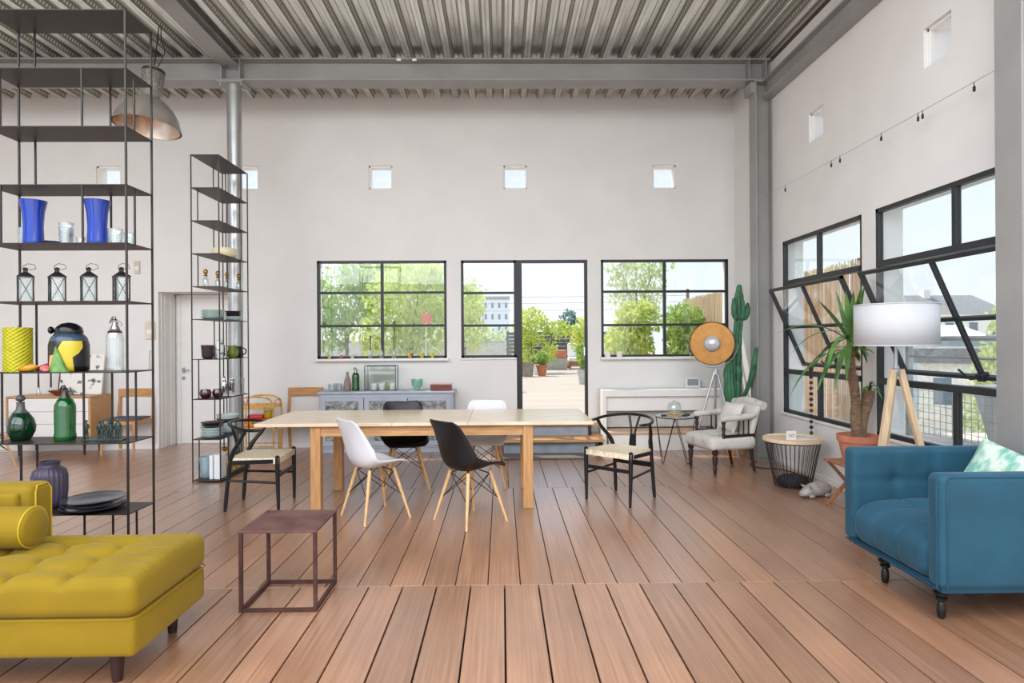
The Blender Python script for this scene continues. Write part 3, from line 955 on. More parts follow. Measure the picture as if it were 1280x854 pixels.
# ---- wishbone chairs (local front is -Y)
M_cord = mat('paper_cord', (240, 220, 192), 0.85, var=0.12, scale=30, stretch=(1, 6, 1), bump=0.35, bscale=160)
def wishbone(label):
    t = thing('wishbone_chair', label, 'chair', group='black wishbone chairs at the table ends')
    for s in (-1, 1):
        MB().tube([(s * 0.225, -0.215, 0.0), (s * 0.23, -0.212, 0.22), (s * 0.232, -0.21, 0.42), (s * 0.232, -0.21, 0.462), (s * 0.232, -0.21, 0.472)], [0.012, 0.017, 0.020, 0.019, 0.008], 10).build('front_leg', M_blackwood, t)
        MB().tube(spline([(s * 0.205, 0.235, 0.0), (s * 0.20, 0.215, 0.22), (s * 0.20, 0.190, 0.42), (s * 0.215, 0.150, 0.52), (s * 0.255, 0.085, 0.61), (s * 0.272, 0.04, 0.682)], 4), [0.012] + [0.0165] * 8 + [0.020] * 4 + [0.017] * 4 + [0.014] * 4, 10).build('rear_leg', M_blackwood, t)
        MB().tube([(s * 0.228, -0.21, 0.24), (s * 0.203, 0.21, 0.26)], 0.011, 8).build('side_stretcher', M_blackwood, t)
        MB().bar((s * 0.232, -0.21, 0.425), (s * 0.2, 0.2, 0.41), 0.022, 0.035).build('seat_rail', M_blackwood, t)
    MB().bar((-0.225, -0.212, 0.30), (0.225, -0.212, 0.30), 0.02, 0.03).build('front_stretcher', M_blackwood, t)
    MB().bar((-0.2, 0.205, 0.30), (0.2, 0.205, 0.30), 0.02, 0.045).build('rear_stretcher', M_blackwood, t)
    MB().bar((-0.2, 0.195, 0.41), (0.2, 0.195, 0.41), 0.02, 0.04).build('seat_rail', M_blackwood, t)
    arc = []
    for i in range(25):
        a = -0.30 * PI / 2 + (PI + 0.6 * PI / 2) * i / 24
        arc.append((0.285 * math.cos(a), 0.01 + 0.245 * math.sin(a), 0.690 + 0.045 * max(0, math.sin(a))))
    MB().tube(arc, [0.008] + [0.0155] * 23 + [0.008], 10, flat=0.85).build('top_rail', M_blackwood, t)
    m = MB(); m.bar((0, 0.195, 0.40), (0, 0.212, 0.56), 0.075, 0.012, up=(0, 1, 0), w2=0.058)
    for s in (-1, 1):
        m.tube(spline([(s * 0.016, 0.211, 0.55), (s * 0.028, 0.222, 0.62), (s * 0.058, 0.244, 0.738)], 4), 0.0105, 8)
    m.build('wishbone_splat', M_blackwood, t)
    def seat(u, v):
        y = -0.225 + 0.42 * v
        hw = 0.245 - 0.04 * v
        x = (u * 2 - 1) * hw
        sag = 0.028 * (1 - (u * 2 - 1) ** 2) * math.sin(v * PI) ** 0.7
        return (x, y, 0.452 - sag)
    m = MB(); m.grid(seat, 15, 15)
    m.grid(lambda u, v: (seat(1 - u, v)[0] * 0.98, seat(u, v)[1], 0.405), 15, 15)
    for e in range(4):
        f = (lambda u, v, e=e: (lambda p: (p[0], p[1], p[2] if v > 0.5 else 0.405))(seat(*[(u, 0), (1, u), (1 - u, 1), (0, 1 - u)][e])))
        m.grid(f, 15, 2)
    m.build('woven_seat', M_cord, t, 60)
    return t
wl = wishbone('black wishbone chair beside the shelf tower, at the table end, with pale woven seat')
wl.location = (-2.115, 5.515, 0); wl.rotation_euler = (0, 0, math.radians(92))
wr = copy_tree(wl, None, 'black wishbone chair turned away from the terrace steps, with pale woven seat', (1.065, 5.60, 0), math.radians(-43))

# ---- moulded shell chairs (local front is -Y)
M_shell_w = mat('white_shell', (224, 224, 228), 0.38, var=0.01)
M_shell_k = mat('black_shell', (20, 21, 24), 0.38, var=0.03)
def shell_mesh(material, name):
    cp = spline([(-0.235, 0.425), (-0.20, 0.440), (-0.11, 0.437), (0.0, 0.418), (0.09, 0.415), (0.155, 0.44), (0.195, 0.51), (0.22, 0.60), (0.245, 0.70), (0.263, 0.775), (0.27, 0.815)] if False else
                [(-0.235, 0.425, 0), (-0.20, 0.440, 0), (-0.11, 0.437, 0), (0.0, 0.418, 0), (0.09, 0.415, 0), (0.155, 0.44, 0), (0.195, 0.51, 0), (0.22, 0.60, 0), (0.245, 0.70, 0), (0.263, 0.775, 0), (0.27, 0.815, 0)], 3)
    n = len(cp) - 1
    wk = [0.165, 0.205, 0.228, 0.235, 0.237, 0.236, 0.228, 0.215, 0.203, 0.190, 0.150]
    rk = [0.004, 0.02, 0.05, 0.072, 0.085, 0.10, 0.095, 0.075, 0.050, 0.025, 0.004]
    def at(tab, v):
        q = v * (len(tab) - 1); i = min(int(q), len(tab) - 2); return tab[i] + (tab[i + 1] - tab[i]) * (q - i)
    m = MB()
    def f(u, v):
        q = v * n; i = min(int(q), n - 1); fr = q - i
        y = cp[i][0] + (cp[i + 1][0] - cp[i][0]) * fr; z = cp[i][1] + (cp[i + 1][1] - cp[i][1]) * fr
        s = u * 2 - 1
        w, r = at(wk, v), at(rk, v)
        a = max(0, min(1, (v - 0.38) / 0.28)); ang = a * 1.35
        k = abs(s) ** 2.6
        return (s * w, y - math.sin(ang) * r * k, z + math.cos(ang) * r * k + (0.35 * r * k * a))
    m.grid(f, 17, 31)
    return m
def shell_chair(material, label, legs=True):
    t = thing('shell_chair', label, 'chair', group='moulded shell chairs on beech dowel legs')
    o = shell_mesh(material, 'shell').build('shell', material, t, 80)
    sm = o.modifiers.new('thickness', 'SOLIDIFY'); sm.thickness = 0.007; sm.offset = 0
    tops, feet = [], []
    for sx in (-1, 1):
        for sy in (-1, 1):
            a, b = Vector((sx * 0.115, sy * 0.105 - 0.01, 0.405)), Vector((sx * 0.215, sy * 0.20 - 0.01, 0))
            tops.append(a); feet.append(b)
            MB().tube([b, b.lerp(a, 0.5), a], [0.0095, 0.0135, 0.0155], 10).build('leg', M_beech, t)
    m = MB()
    L = lambda i, f: feet[i].lerp(tops[i], f)
    for i, j in ((0, 1), (1, 3), (3, 2), (2, 0)):
        m.tube([L(i, 0.45), L(j, 0.96)], 0.0035, 5); m.tube([L(j, 0.45), L(i, 0.96)], 0.0035, 5)
    for i in range(4):
        m.tube([L(i, 0.93), (0.06 * (1 if tops[i].x > 0 else -1), 0.05 * (1 if tops[i].y > 0 else -1), 0.408)], 0.005, 5)
    m.build('wire_brace', M_black, t)
    return t
sw = shell_chair(M_shell_w, 'white shell chair on the open side of the table, facing it')
sw.location = (-1.045, 5.10, 0); sw.rotation_euler = (0, 0, math.radians(128))
sk = shell_chair(M_shell_k, 'black shell chair on the open side of the table, facing it')
sk.location = (-0.265, 4.955, 0); sk.rotation_euler = (0, 0, math.radians(130))
copy_tree(sk, None, 'black shell chair between the dining table and the grey cabinet', (-0.955, 6.14, 0), math.radians(14))
copy_tree(sw, None, 'white shell chair between the dining table and the terrace window', (-0.17, 6.22, 0), math.radians(-4))
copy_tree(sw, None, 'white shell chair standing near the low sideboard', (-5.86, 7.15, 0), math.radians(100))

# ---- tall open shelf towers
LV = [0.02, 0.44, 0.85, 1.26, 1.67, 2.006, 2.342, 2.678, 3.014, 3.35]
def shelf_tower(label, wx, dy, posts_even, posts_odd):
    t = thing('shelf_tower', label, 'shelf', group='tall open steel shelf towers')
    for z in LV:
        MB().box((0, 0, z - 0.006), (wx, dy, z), 0.001).build('shelf_board', M_shelf, t, 0)
    for x in (0.005, wx - 0.005):
        for y in (0.005, dy - 0.005):
            MB().box((x - 0.005, y - 0.005, 0), (x + 0.005, y + 0.005, 3.35)).build('post', M_shelf, t, 0)
    for i in range(len(LV) - 1):
        for x, y in (posts_even if i in (7, 5, 2, 0) else [] if i == 4 else posts_odd):
            MB().box((x - 0.0045, y - 0.0045, LV[i]), (x + 0.0045, y + 0.0045, LV[i + 1] - 0.006)).build('divider_rod', M_shelf, t, 0)
    return t
AX, AY = -2.975, 3.63
ta = shelf_tower('tall open dark steel shelf tower full of coloured glass behind the mustard sofa', 0.82, 0.275, [(0.10, 0.006), (0.565, 0.006), (0.565, 0.269), (0.814, 0.09)], [(0.105, 0.269)])
ta.location = (AX, AY, 0)
BX, BY = -3.165, 6.415
tb = shelf_tower('tall open dark steel shelf tower holding crockery beside the wishbone chair', 0.29, 0.73, [(0.006, 0.14), (0.05, 0.724), (0.284, 0.20), (0.284, 0.52)], [(0.284, 0.55), (0.04, 0.006 + 0.72), (0.006, 0.5)])
tb.location = (BX, BY, 0)

# ================================================================== THINGS ON THE NEAR SHELF TOWER
G_blue = clear_glass('cobalt_glass', (6, 66, 190), body=0.6, gloss=0.15)
G_green = clear_glass('bottle_green_glass', (10, 105, 30), body=0.55, gloss=0.18)
G_dkgreen = clear_glass('dark_green_glass', (16, 62, 34), body=0.6, gloss=0.18)
G_palegreen = clear_glass('pale_green_glass', (190, 226, 208), body=0.30, gloss=0.3)
G_paleblue = clear_glass('ice_blue_glass', (205, 228, 234), body=0.35, gloss=0.35)
G_ruby = clear_glass('dark_ruby_glass', (84, 18, 32), body=0.6, gloss=0.25)
M_pewter = mat('pewter', (150, 148, 142), 0.3, 0.9, var=0.08)
SYm = AY + 0.14
def lathe_thing(name, prof, material, label, cat, loc, group=None, seg=24, wob=None, smooth=50):
    m = MB(); m.lathe(prof, seg, wob=wob, cap1=False)
    return single(name, m, material, label, cat, loc, group=group, smooth=smooth)

# cobalt vases
vp = [(0.0, 0.004), (0.050, 0.0), (0.054, 0.004), (0.054, 0.03), (0.051, 0.12), (0.056, 0.20), (0.071, 0.272), (0.068, 0.272), (0.052, 0.2), (0.047, 0.12), (0.049, 0.02), (0.0, 0.014)]
lathe_thing('vase', vp, G_blue, 'flared cobalt blue glass vase beside the dark blue dish', 'vase', (-2.79, SYm, 2.006), 'cobalt vases on the shelf tower')
lathe_thing('vase', vp, G_blue, 'flared cobalt blue glass vase between the clear tumblers', 'vase', (-2.412, SYm, 2.006), 'cobalt vases on the shelf tower')
lathe_thing('glass_dish', [(0.0, 0.0), (0.03, 0.0), (0.045, 0.012), (0.046, 0.026), (0.042, 0.026), (0.03, 0.01), (0.0, 0.008)], clear_glass('ink_blue_glass', (8, 14, 60), body=0.7, gloss=0.2), 'small scalloped dark blue glass dish', 'dish', (-2.675, SYm - 0.02, 2.006), wob=lambda a, z: 1 + 0.08 * math.sin(8 * a) * (z > 0.01))
def tumbler(name, label, loc, r=0.034, h=0.085, n=1, group='clear tumblers by the cobalt vases'):
    t = thing(name, label, 'glass', loc, group=group)
    for i in range(n):
        z = i * h * 0.42
        MB().lathe([(0.0, z), (r * 0.8, z), (r * 0.84, z + 0.01), (r, z + h), (r * 0.94, z + h), (r * 0.76, z + 0.014), (0.0, z + 0.012)], 18, wob=lambda a, q: 1 + 0.025 * math.sin(a * 9 + q * 90)).build('bowl', M_clear, t, 60)
        MB().tube([(r * 0.97 * math.cos(2 * PI * k / 18), r * 0.97 * math.sin(2 * PI * k / 18), z + h) for k in range(18)], 0.0018, 5, closed=True).build('rim', M_clear, t)
    return t
tumbler('tumbler', 'stack of clear ridged glass tumblers between the cobalt vases', (-2.595, SYm, 2.006), 0.040, 0.075, 3)
tumbler('tumbler', 'small clear tumbler next to the stacked tumblers', (-2.522, SYm + 0.02, 2.006), 0.026, 0.055)
tumbler('tumbler', 'faceted clear tumbler half hidden behind a cobalt vase', (-2.872, SYm + 0.03, 2.006), 0.030, 0.115)
tumbler('tumbler', 'wide clear tumbler at the open end of the vase shelf', (-2.305, SYm, 2.006), 0.042, 0.10)
tumbler('tumbler', 'clear tumbler standing by the shelf corner post', (-2.235, SYm + 0.02, 2.006), 0.030, 0.08)

# lanterns
def lantern():
    t = thing('lantern', 'small black lantern with lattice sides standing above the lime candle', 'lantern', group='black lanterns in a row on the shelf tower')
    w, h = 0.040, 0.150
    MB().box((-w, -w, 0), (w, w, 0.008), 0.002).build('base', M_black, t)
    for sx in (-1, 1):
        for sy in (-1, 1):
            MB().box((sx * w - 0.004 * (sx > 0) * 2, sy * w - 0.008 * (sy > 0), 0.008), (sx * w + 0.008 * (sx < 0), sy * w + 0.008 * (sy < 0), h)).build('corner_post', M_black, t, 0)
    for a in range(4):
        M = Matrix.Rotation(a * PI / 2, 4, 'Z')
        MB().box((-w + 0.008, -w + 0.003, 0.008), (w - 0.008, -w + 0.005, h), M=M).build('glass_pane', M_clear, t, 0)
        m = MB()
        for s in (-1, 1):
            m.tube([M @ Vector((s * 0.031, -w, 0.012)), M @ Vector((0, -w, 0.08)), M @ Vector((-s * 0.031, -w, 0.146))], 0.0014, 4)
        m.build('lattice', M_black, t)
    m = MB(); m.lathe([(0.060, h), (0.060, h + 0.006), (0.02, h + 0.03), (0.016, h + 0.032), (0.016, h + 0.05), (0.022, h + 0.052), (0.0, h + 0.062)], 4, M=Matrix.Rotation(PI / 4, 4, 'Z'))
    m.build('roof', M_black, t, 20)
    MB().tube([(-0.012, 0, h + 0.045), (-0.010, 0.02, h + 0.07), (0.012, 0.045, h + 0.088), (0.045, 0.05, h + 0.085), (0.052, 0.035, h + 0.06), (0.018, 0, h + 0.045)], 0.0017, 5).build('bail', M_black, t)
    return t
l0 = lantern(); l0.location = (-2.838, SYm, 1.67); l0.rotation_euler = (0, 0, 0.68)
for i, (x, r) in enumerate(((-2.652, 0.74), (-2.465, 0.66), (-2.272, 0.72))):
    copy_tree(l0, None, ('small black lantern standing above the yellow and crimson shells', 'small black lantern standing above the patchwork jar', 'small black lantern by the corner post above the clear siphon')[i], (x, SYm, 1.67), r)

# honeycomb candle
def candle():
    m = MB(); n, rows = 40, 24
    r, h = 0.070, 0.262
    def f(u, v):
        a = 2 * PI * u
        q = math.sin(a * 14) * math.sin(v * rows * PI)
        return ((r + 0.0045 * q) * math.cos(a), (r + 0.0045 * q) * math.sin(a), h * v)
    m.grid(f, 84, 97, closed_u=True)
    m.add([(0, 0, h - 0.004)] + [(r * math.cos(2 * PI * k / 84), r * math.sin(2 * PI * k / 84), h) for k in range(84)], [(0, 1 + k, 1 + (k + 1) % 84) for k in range(84)])
    t = thing('candle', 'thick lime yellow honeycomb candle on the shelf tower', 'candle', (-2.885, SYm, 1.26))
    m.build('wax', mat('lime_wax', (172, 166, 22), 0.55, var=0.05, scale=20), t, 70)
    MB().tube([(0, 0, h - 0.005), (0.002, 0, h + 0.012)], 0.002, 5).build('wick', M_black, t)
candle()

# painted ceramic pieces
def patch_mat():
    m = bpy.data.materials.new('painted_patchwork_glaze'); m.use_nodes = True
    nt = m.node_tree; b = nt.nodes['Principled BSDF']; L = nt.links.new
    tc = nt.nodes.new('ShaderNodeTexCoord')
    vo = nt.nodes.new('ShaderNodeTexVoronoi'); vo.inputs['Scale'].default_value = 8.5; vo.inputs['Randomness'].default_value = 0.9
    L(tc.outputs['Object'], vo.inputs['Vector'])
    sp = nt.nodes.new('ShaderNodeSeparateColor'); L(vo.outputs['Color'], sp.inputs[0])
    rp = nt.nodes.new('ShaderNodeValToRGB'); rp.color_ramp.interpolation = 'CONSTANT'
    cols = [(24, 22, 26), (200, 176, 44), (206, 150, 108), (24, 22, 26), (206, 202, 194), (24, 22, 26)]
    e = rp.color_ramp.elements; e[0].color = lin(cols[0]); e[1].position = 0.24; e[1].color = lin(cols[1])
    for i, c in enumerate(cols[2:]):
        q = e.new(0.40 + 0.16 * i); q.color = lin(c)
    L(sp.outputs[0], rp.inputs[0]); L(rp.outputs[0], b.inputs['Base Color']); b.inputs['Roughness'].default_value = 0.25
    return m
t = thing('ceramic_jar', 'patchwork painted ceramic jar with a domed black and navy lid', 'jar', (-2.590, SYm + 0.01, 1.26))
MB().lathe([(0.09, 0.0), (0.102, 0.006), (0.104, 0.03), (0.104, 0.155), (0.098, 0.18)], 32).build('body', patch_mat(), t, 60)
MB().lathe([(0.098, 0.18), (0.092, 0.20), (0.074, 0.222)], 28).build('shoulder', mat('navy_glaze', (36, 56, 76), 0.25, var=0.1, rgb2=(60, 78, 92), contrast=(0.45, 0.55)), t, 60)
MB().lathe([(0.070, 0.218), (0.074, 0.235), (0.066, 0.262), (0.040, 0.284), (0.0, 0.292)], 28).build('lid', mat('black_glaze', (20, 18, 22), 0.18), t, 60)
MB().ball((-0.085, -0.03, 0.245), 0.022, 12, 8, sc=(0.7, 1, 1)).build('handle', mat('black_glaze', (20, 18, 22), 0.18), t)
m = MB(); m.add([(-0.030, -0.112, 0.0), (0.066, -0.110, 0.0), (0.0, -0.106, 0.150), (-0.030, -0.090, 0.0), (0.066, -0.088, 0.0), (0.0, -0.098, 0.150)], [(0, 1, 2), (5, 4, 3), (0, 2, 5, 3), (1, 4, 5, 2), (0, 3, 4, 1)])
single('ceramic_wedge', m, mat('leaf_green_glaze', (98, 140, 74), 0.3, var=0.15, scale=30), 'leaf green ceramic triangle leaning on the patchwork jar', 'ornament', (-2.590, SYm - 0.002, 1.26))
def shellpiece(c1, c2, name, label, loc, rz, sz):
    m = MB()
    def f(u, v):
        a = u * PI * 2; q = v
        r = math.sin(PI * q) ** 0.7
        return (sz * (q * 2 - 1), sz * 0.52 * r * math.cos(a), max(0.0, sz * 0.55 * (r * math.sin(a) * 0.8 + 0.55 * q + 0.35)) if True else 0)
    m.grid(f, 18, 13, closed_u=True)
    return single(name, m, mat(name + '_' + str(c1[0]), c1, 0.28, rgb2=c2, scale=14, contrast=(0.4, 0.65)), label, 'ornament', loc, rz, smooth=70)
shellpiece((200, 150, 36), (170, 110, 30), 'ceramic_fish', 'yellow ceramic shell ornament beside the lime candle', (-2.785, SYm - 0.05, 1.262), 0.2, 0.055)
shellpiece((214, 96, 110), (150, 30, 50), 'ceramic_fish', 'crimson ceramic shell ornament behind the yellow one', (-2.745, SYm + 0.05, 1.262), 0.5, 0.058)
shellpiece((222, 138, 130), (180, 92, 96), 'ceramic_fish', 'pink ceramic shell ornament in front of the patchwork jar', (-2.650, SYm - 0.105, 1.262), 2.5, 0.046)

# soda siphons
def siphon(label, loc, glass, r, h, cap, cat='siphon', rz=0.0, collar=None):
    t = thing('soda_siphon', label, cat, loc, rz)
    MB().lathe([(r * 0.9, 0.0), (r, 0.008), (r, 0.03), (r * 0.94, 0.045), (r * 0.97, h * 0.55), (r * 0.95, h * 0.64), (r * 0.7, h * 0.74), (r * 0.42, h * 0.78)], 28).build('bottle', glass, t, 50)
    MB().lathe([(r * 0.52, h * 0.755), (r * 0.50, h * 0.79), (r * 0.34, h * 0.84), (r * 0.26, h * 0.92), (r * 0.30, h * 0.94), (r * 0.2, h * 0.955)], 18).build('cap', cap, t, 50)
    if collar:
        MB().lathe([(r * 0.80, h * 0.70), (r * 0.82, h * 0.715), (r * 0.5, h * 0.765)], 24).build('collar', collar, t, 50)
    MB().tube([(0, 0, h * 0.90), (r * 0.5, 0, h * 0.90), (r * 0.85, 0, h * 0.84)], [0.009, 0.007, 0.006], 8).build('spout', cap, t)
    MB().tube([(0, 0, h * 0.955), (-0.004, 0, h * 0.99), (-r * 0.3, 0, h * 0.985), (-r * 0.62, 0, h * 0.88)], [0.008, 0.008, 0.005, 0.006], 8).build('lever', cap, t)
    return t
siphon('clear faceted soda siphon with a metal head beside the patchwork jar', (-2.312, SYm, 1.26), M_clear, 0.048, 0.325, M_pewter, collar=mat('dark_brown_collar', (60, 26, 20), 0.4))
siphon('green glass soda siphon with a dark head on the near shelf tower', (-2.610, SYm, 0.85), G_green, 0.057, 0.325, mat('dark_pewter', (78, 76, 74), 0.35, 0.7))
# pinched decanter
t = thing('decanter', 'round green pinched glass decanter with a ball stopper', 'decanter', (-2.872, SYm, 0.85))
def pinch(a, z):
    return 1 - 0.26 * math.exp(-((z - 0.075) / 0.035) ** 2) * max(0, math.cos(3 * a + 0.9)) ** 2
MB().lathe([(0.04, 0.0), (0.05, 0.004), (0.072, 0.05), (0.076, 0.085), (0.066, 0.125), (0.04, 0.165)], 36, wob=pinch).build('body', G_dkgreen, t, 60)
MB().lathe([(0.04, 0.165), (0.024, 0.185), (0.020, 0.215), (0.023, 0.228)], 24).build('neck', mat('smoked_glass_neck', (108, 112, 108), 0.15, trans=0.4), t, 60)
MB().ball((0, 0, 0.250), 0.025, 16, 10, sc=(1, 1, 0.85)).build('stopper', mat('smoked_stopper', (90, 92, 90), 0.12, trans=0.3), t)

# row of small bronze figures on one base
M_verdi = mat('green_bronze', (74, 96, 92), 0.5, 0.5, rgb2=(40, 50, 48), scale=30)
t = thing('bronze_figurines', 'row of small verdigris bronze figures on a narrow base', 'figurine', (-2.465, SYm - 0.03, 0.85))
MB().box((-0.02, -0.025, 0), (0.225, 0.025, 0.008), 0.002).build('plinth', M_verdi, t, 0)
def figure(x, y, s, lean):
    m = MB()
    m.ball((x + lean * 0.1, y, 0.008 + 0.105 * s), 0.0085 * s, 8, 6)
    m.tube([(x + lean * 0.09, y, 0.008 + 0.096 * s), (x + lean * 0.06, y, 0.008 + 0.085 * s), (x + lean * 0.03, y, 0.008 + 0.07 * s), (x, y, 0.008 + 0.052 * s)], [0.004, 0.013 * s, 0.011 * s, 0.009 * s], 8)
    for k in (-1, 1):
        m.tube([(x, y + k * 0.003, 0.008 + 0.055 * s), (x + k * 0.004, y + k * 0.004, 0.008 + 0.03 * s), (x + k * 0.005, y + k * 0.004, 0.006)], [0.007, 0.0055, 0.005], 7)
        m.tube([(x + lean * 0.06, y + k * 0.010, 0.008 + 0.088 * s), (x + k * 0.012, y + k * 0.008, 0.008 + 0.07 * s), (x + k * 0.007, y - 0.010, 0.008 + 0.055 * s)], 0.0042, 6)
    m.build('figure', M_verdi, t, 60)
figure(0.0, 0, 1.0, 0.0)
for i, x in enumerate((0.07, 0.105, 0.125, 0.150, 0.172, 0.195)):
    figure(x, (-1) ** i * 0.008, 0.95 + 0.06 * (i % 3), 0.05 * (-1) ** i)

# ribbed vase and black plates
lathe_thing('ribbed_vase', [(0.0, 0.003), (0.06, 0.0), (0.075, 0.01), (0.086, 0.05), (0.091, 0.10), (0.091, 0.19), (0.082, 0.225), (0.058, 0.245), (0.052, 0.255), (0.056, 0.272), (0.058, 0.278), (0.050, 0.278), (0.046, 0.25), (0.0, 0.05)],
            mat('plum_grey_glaze', (74, 66, 84), 0.38, var=0.08, scale=6), 'ribbed plum grey ceramic vase beside the stacked plates', 'vase', (-2.725, SYm + 0.03, 0.44), seg=132, wob=lambda a, z: 1 + 0.03 * math.sin(22 * a) * (0.02 < z < 0.235))
M_slate = mat('dark_slate_glaze', (44, 52, 60), 0.22, var=0.2, scale=5)
for i, (dx, dy, tl) in enumerate(((0, 0, 0.0), (0.008, -0.006, 0.012), (-0.004, 0.004, -0.01))):
    m = MB(); rr = 0.178 - 0.004 * i
    m.lathe([(0.0, 0.004), (rr * 0.6, 0.0), (rr * 0.66, 0.004), (rr * 0.98, 0.022), (rr, 0.026), (rr * 0.97, 0.028), (rr * 0.66, 0.011), (0.0, 0.009)], 44)
    single('plate', m, M_slate, ('bottom', 'middle', 'top')[i] + ' plate of the dark slate stack on the near shelf tower', 'plate', (-2.435 + dx, SYm - 0.01 + dy, 0.441 + i * 0.0195), rot=(tl, tl * 0.6, i), group='dark slate plates', smooth=50)

# ================================================================== THINGS ON THE FAR SHELF TOWER
bxm = BX + 0.145
M_mint = mat('pale_mint_glaze', (206, 220, 214), 0.25, var=0.05)
M_aqua = mat('pale_aqua_glaze', (212, 227, 228), 0.25, var=0.05)
M_plum = mat('dark_plum_glaze', (66, 52, 56), 0.3, var=0.12)
def bowlp(r, h, th=0.005):
    return [(0.0, 0.003), (r * 0.45, 0.0), (r * 0.5, 0.004), (r * 0.86, h * 0.45), (r, h), (r - th, h), (r * 0.8, h * 0.5), (r * 0.4, 0.012), (0.0, 0.01)]
lathe_thing('bowl', bowlp(0.125, 0.10) if False else [(0.0, 0.002), (0.10, 0.0), (0.125, 0.02), (0.130, 0.07), (0.118, 0.105), (0.112, 0.105), (0.122, 0.07), (0.10, 0.012), (0.0, 0.01)], mat('cream_glaze', (226, 204, 160), 0.3, rgb2=(202, 212, 190), scale=3), 'wide cream ceramic bowl on the crockery tower', 'bowl', (bxm + 0.02, BY + 0.40, 2.342))
for i, (dx, dy) in enumerate(((-0.07, 0.16), (-0.02, 0.33), (0.03, 0.44), (0.09, 0.60))):
    t = thing('stopper_bottle', ('gold-stoppered clear bottle at the front of the shelf under the cream bowl', 'gold-stoppered clear bottle, second from the front under the cream bowl', 'gold-stoppered clear bottle, third from the front under the cream bowl', 'gold-stoppered clear bottle beside the column end of its shelf')[i], 'bottle', (bxm + dx, BY + dy, 2.006), group='gold-stoppered bottles on the crockery tower')
    MB().lathe([(0.024, 0), (0.03, 0.006), (0.03, 0.085), (0.014, 0.105), (0.014, 0.12)], 16).build('bottle', M_clear, t, 50)
    m = MB(); m.lathe([(0.016, 0.115), (0.022, 0.125), (0.010, 0.135), (0.020, 0.150), (0.026, 0.165), (0.016, 0.185), (0.0, 0.195)], 12)
    m.build('stopper', mat('antique_gold', (186, 148, 70), 0.3, 0.8, var=0.15), t, 50)
def stack(name, n, dz, prof, mats, labelf, cat, loc, group, jit=0.003):
    rr = random.Random(int(loc[0] * 1000) + n)
    mm = {}
    for i in range(n):
        ma = mats[i % len(mats)] if not callable(mats) else mats(i)
        if ma.name not in mm:
            m = MB(); m.lathe(prof, 28, cap1=False); mm[ma.name] = m.mesh(name, ma, 50)
        o = bpy.data.objects.new(name, mm[ma.name]); C.objects.link(o)
        o.location = (loc[0] + rr.uniform(-jit, jit), loc[1] + rr.uniform(-jit, jit), loc[2] + i * dz)
        tag(o, labelf(i), cat, group)
pp = lambda r, h: [(0.0, 0.002), (r * 0.6, 0.0), (r * 0.66, 0.002), (r * 0.98, h * 0.9), (r, h), (r * 0.96, h), (r * 0.62, 0.007), (0.0, 0.007)]
ORD = ['bottom', 'second', 'third', 'fourth', 'fifth', 'sixth', 'seventh', 'eighth']
stack('plate', 6, 0.016, pp(0.12, 0.022), [M_mint], lambda i: ORD[i] + ' from below in the pale mint plate stack', 'plate', (bxm - 0.005, BY + 0.18, 1.67), 'pale mint plates')
stack('dish', 5, 0.020, pp(0.085, 0.026), lambda i: M_aqua if i < 2 else M_plum, lambda i: ORD[i] + ' from below in the aqua and plum dish stack', 'dish', (bxm + 0.045, BY + 0.55, 1.67), 'aqua and plum dishes')
# cups and jugs
stack('cup', 3, 0.042, [(0.0, 0.002), (0.036, 0.0), (0.058, 0.02), (0.062, 0.06), (0.058, 0.06), (0.05, 0.02), (0.0, 0.01)], [M_plum], lambda i: ORD[i] + ' from below in the dark cup stack', 'cup', (bxm - 0.045, BY + 0.14, 1.26), 'dark stacked cups')
stack('bowl', 4, 0.028, bowlp(0.072, 0.055), [mat('mossy_brown_glaze', (92, 84, 66), 0.35, rgb2=(66, 50, 46), scale=12)], lambda i: ORD[i] + ' from below in the mossy brown bowl stack', 'bowl', (bxm - 0.02, BY + 0.33, 1.26), 'mossy brown bowls')
lathe_thing('patterned_jar', [(0.038, 0.0), (0.042, 0.006), (0.042, 0.14), (0.03, 0.165), (0.03, 0.19), (0.036, 0.195), (0.026, 0.19)], mat('spotted_white_glaze', (224, 224, 222), 0.2, rgb2=(96, 88, 104), scale=28, contrast=(0.40, 0.46)), 'white spotted glass jar between the bowls and the green jug', 'jar', (bxm + 0.04, BY + 0.22, 1.26))
def mug(label, loc, material, prof, hr, rz, cat):
    t = thing('jug', label, cat, loc, rz)
    MB().lathe(prof, 24, cap1=False).build('body', material, t, 50)
    MB().tube(bez((hr, 0, 0.105), (hr + 0.05, 0, 0.11), (hr + 0.05, 0, 0.03), (hr, 0, 0.035), 8), 0.007, 8).build('handle', material, t)
mug('olive green ceramic jug on the crockery tower', (bxm + 0.075, BY + 0.455, 1.26), mat('olive_glaze', (112, 124, 44), 0.25, var=0.15), [(0.035, 0), (0.056, 0.025), (0.06, 0.06), (0.044, 0.10), (0.05, 0.135), (0.045, 0.135), (0.038, 0.1), (0.0, 0.01)], 0.048, 1.2, 'jug')
mug('black ceramic mug beside the olive green jug', (bxm + 0.065, BY + 0.62, 1.26), mat('black_mug_glaze', (38, 34, 38), 0.25), [(0.045, 0), (0.056, 0.01), (0.058, 0.06), (0.05, 0.1), (0.056, 0.125), (0.051, 0.125), (0.045, 0.1), (0.0, 0.01)], 0.05, 0.2, 'mug')
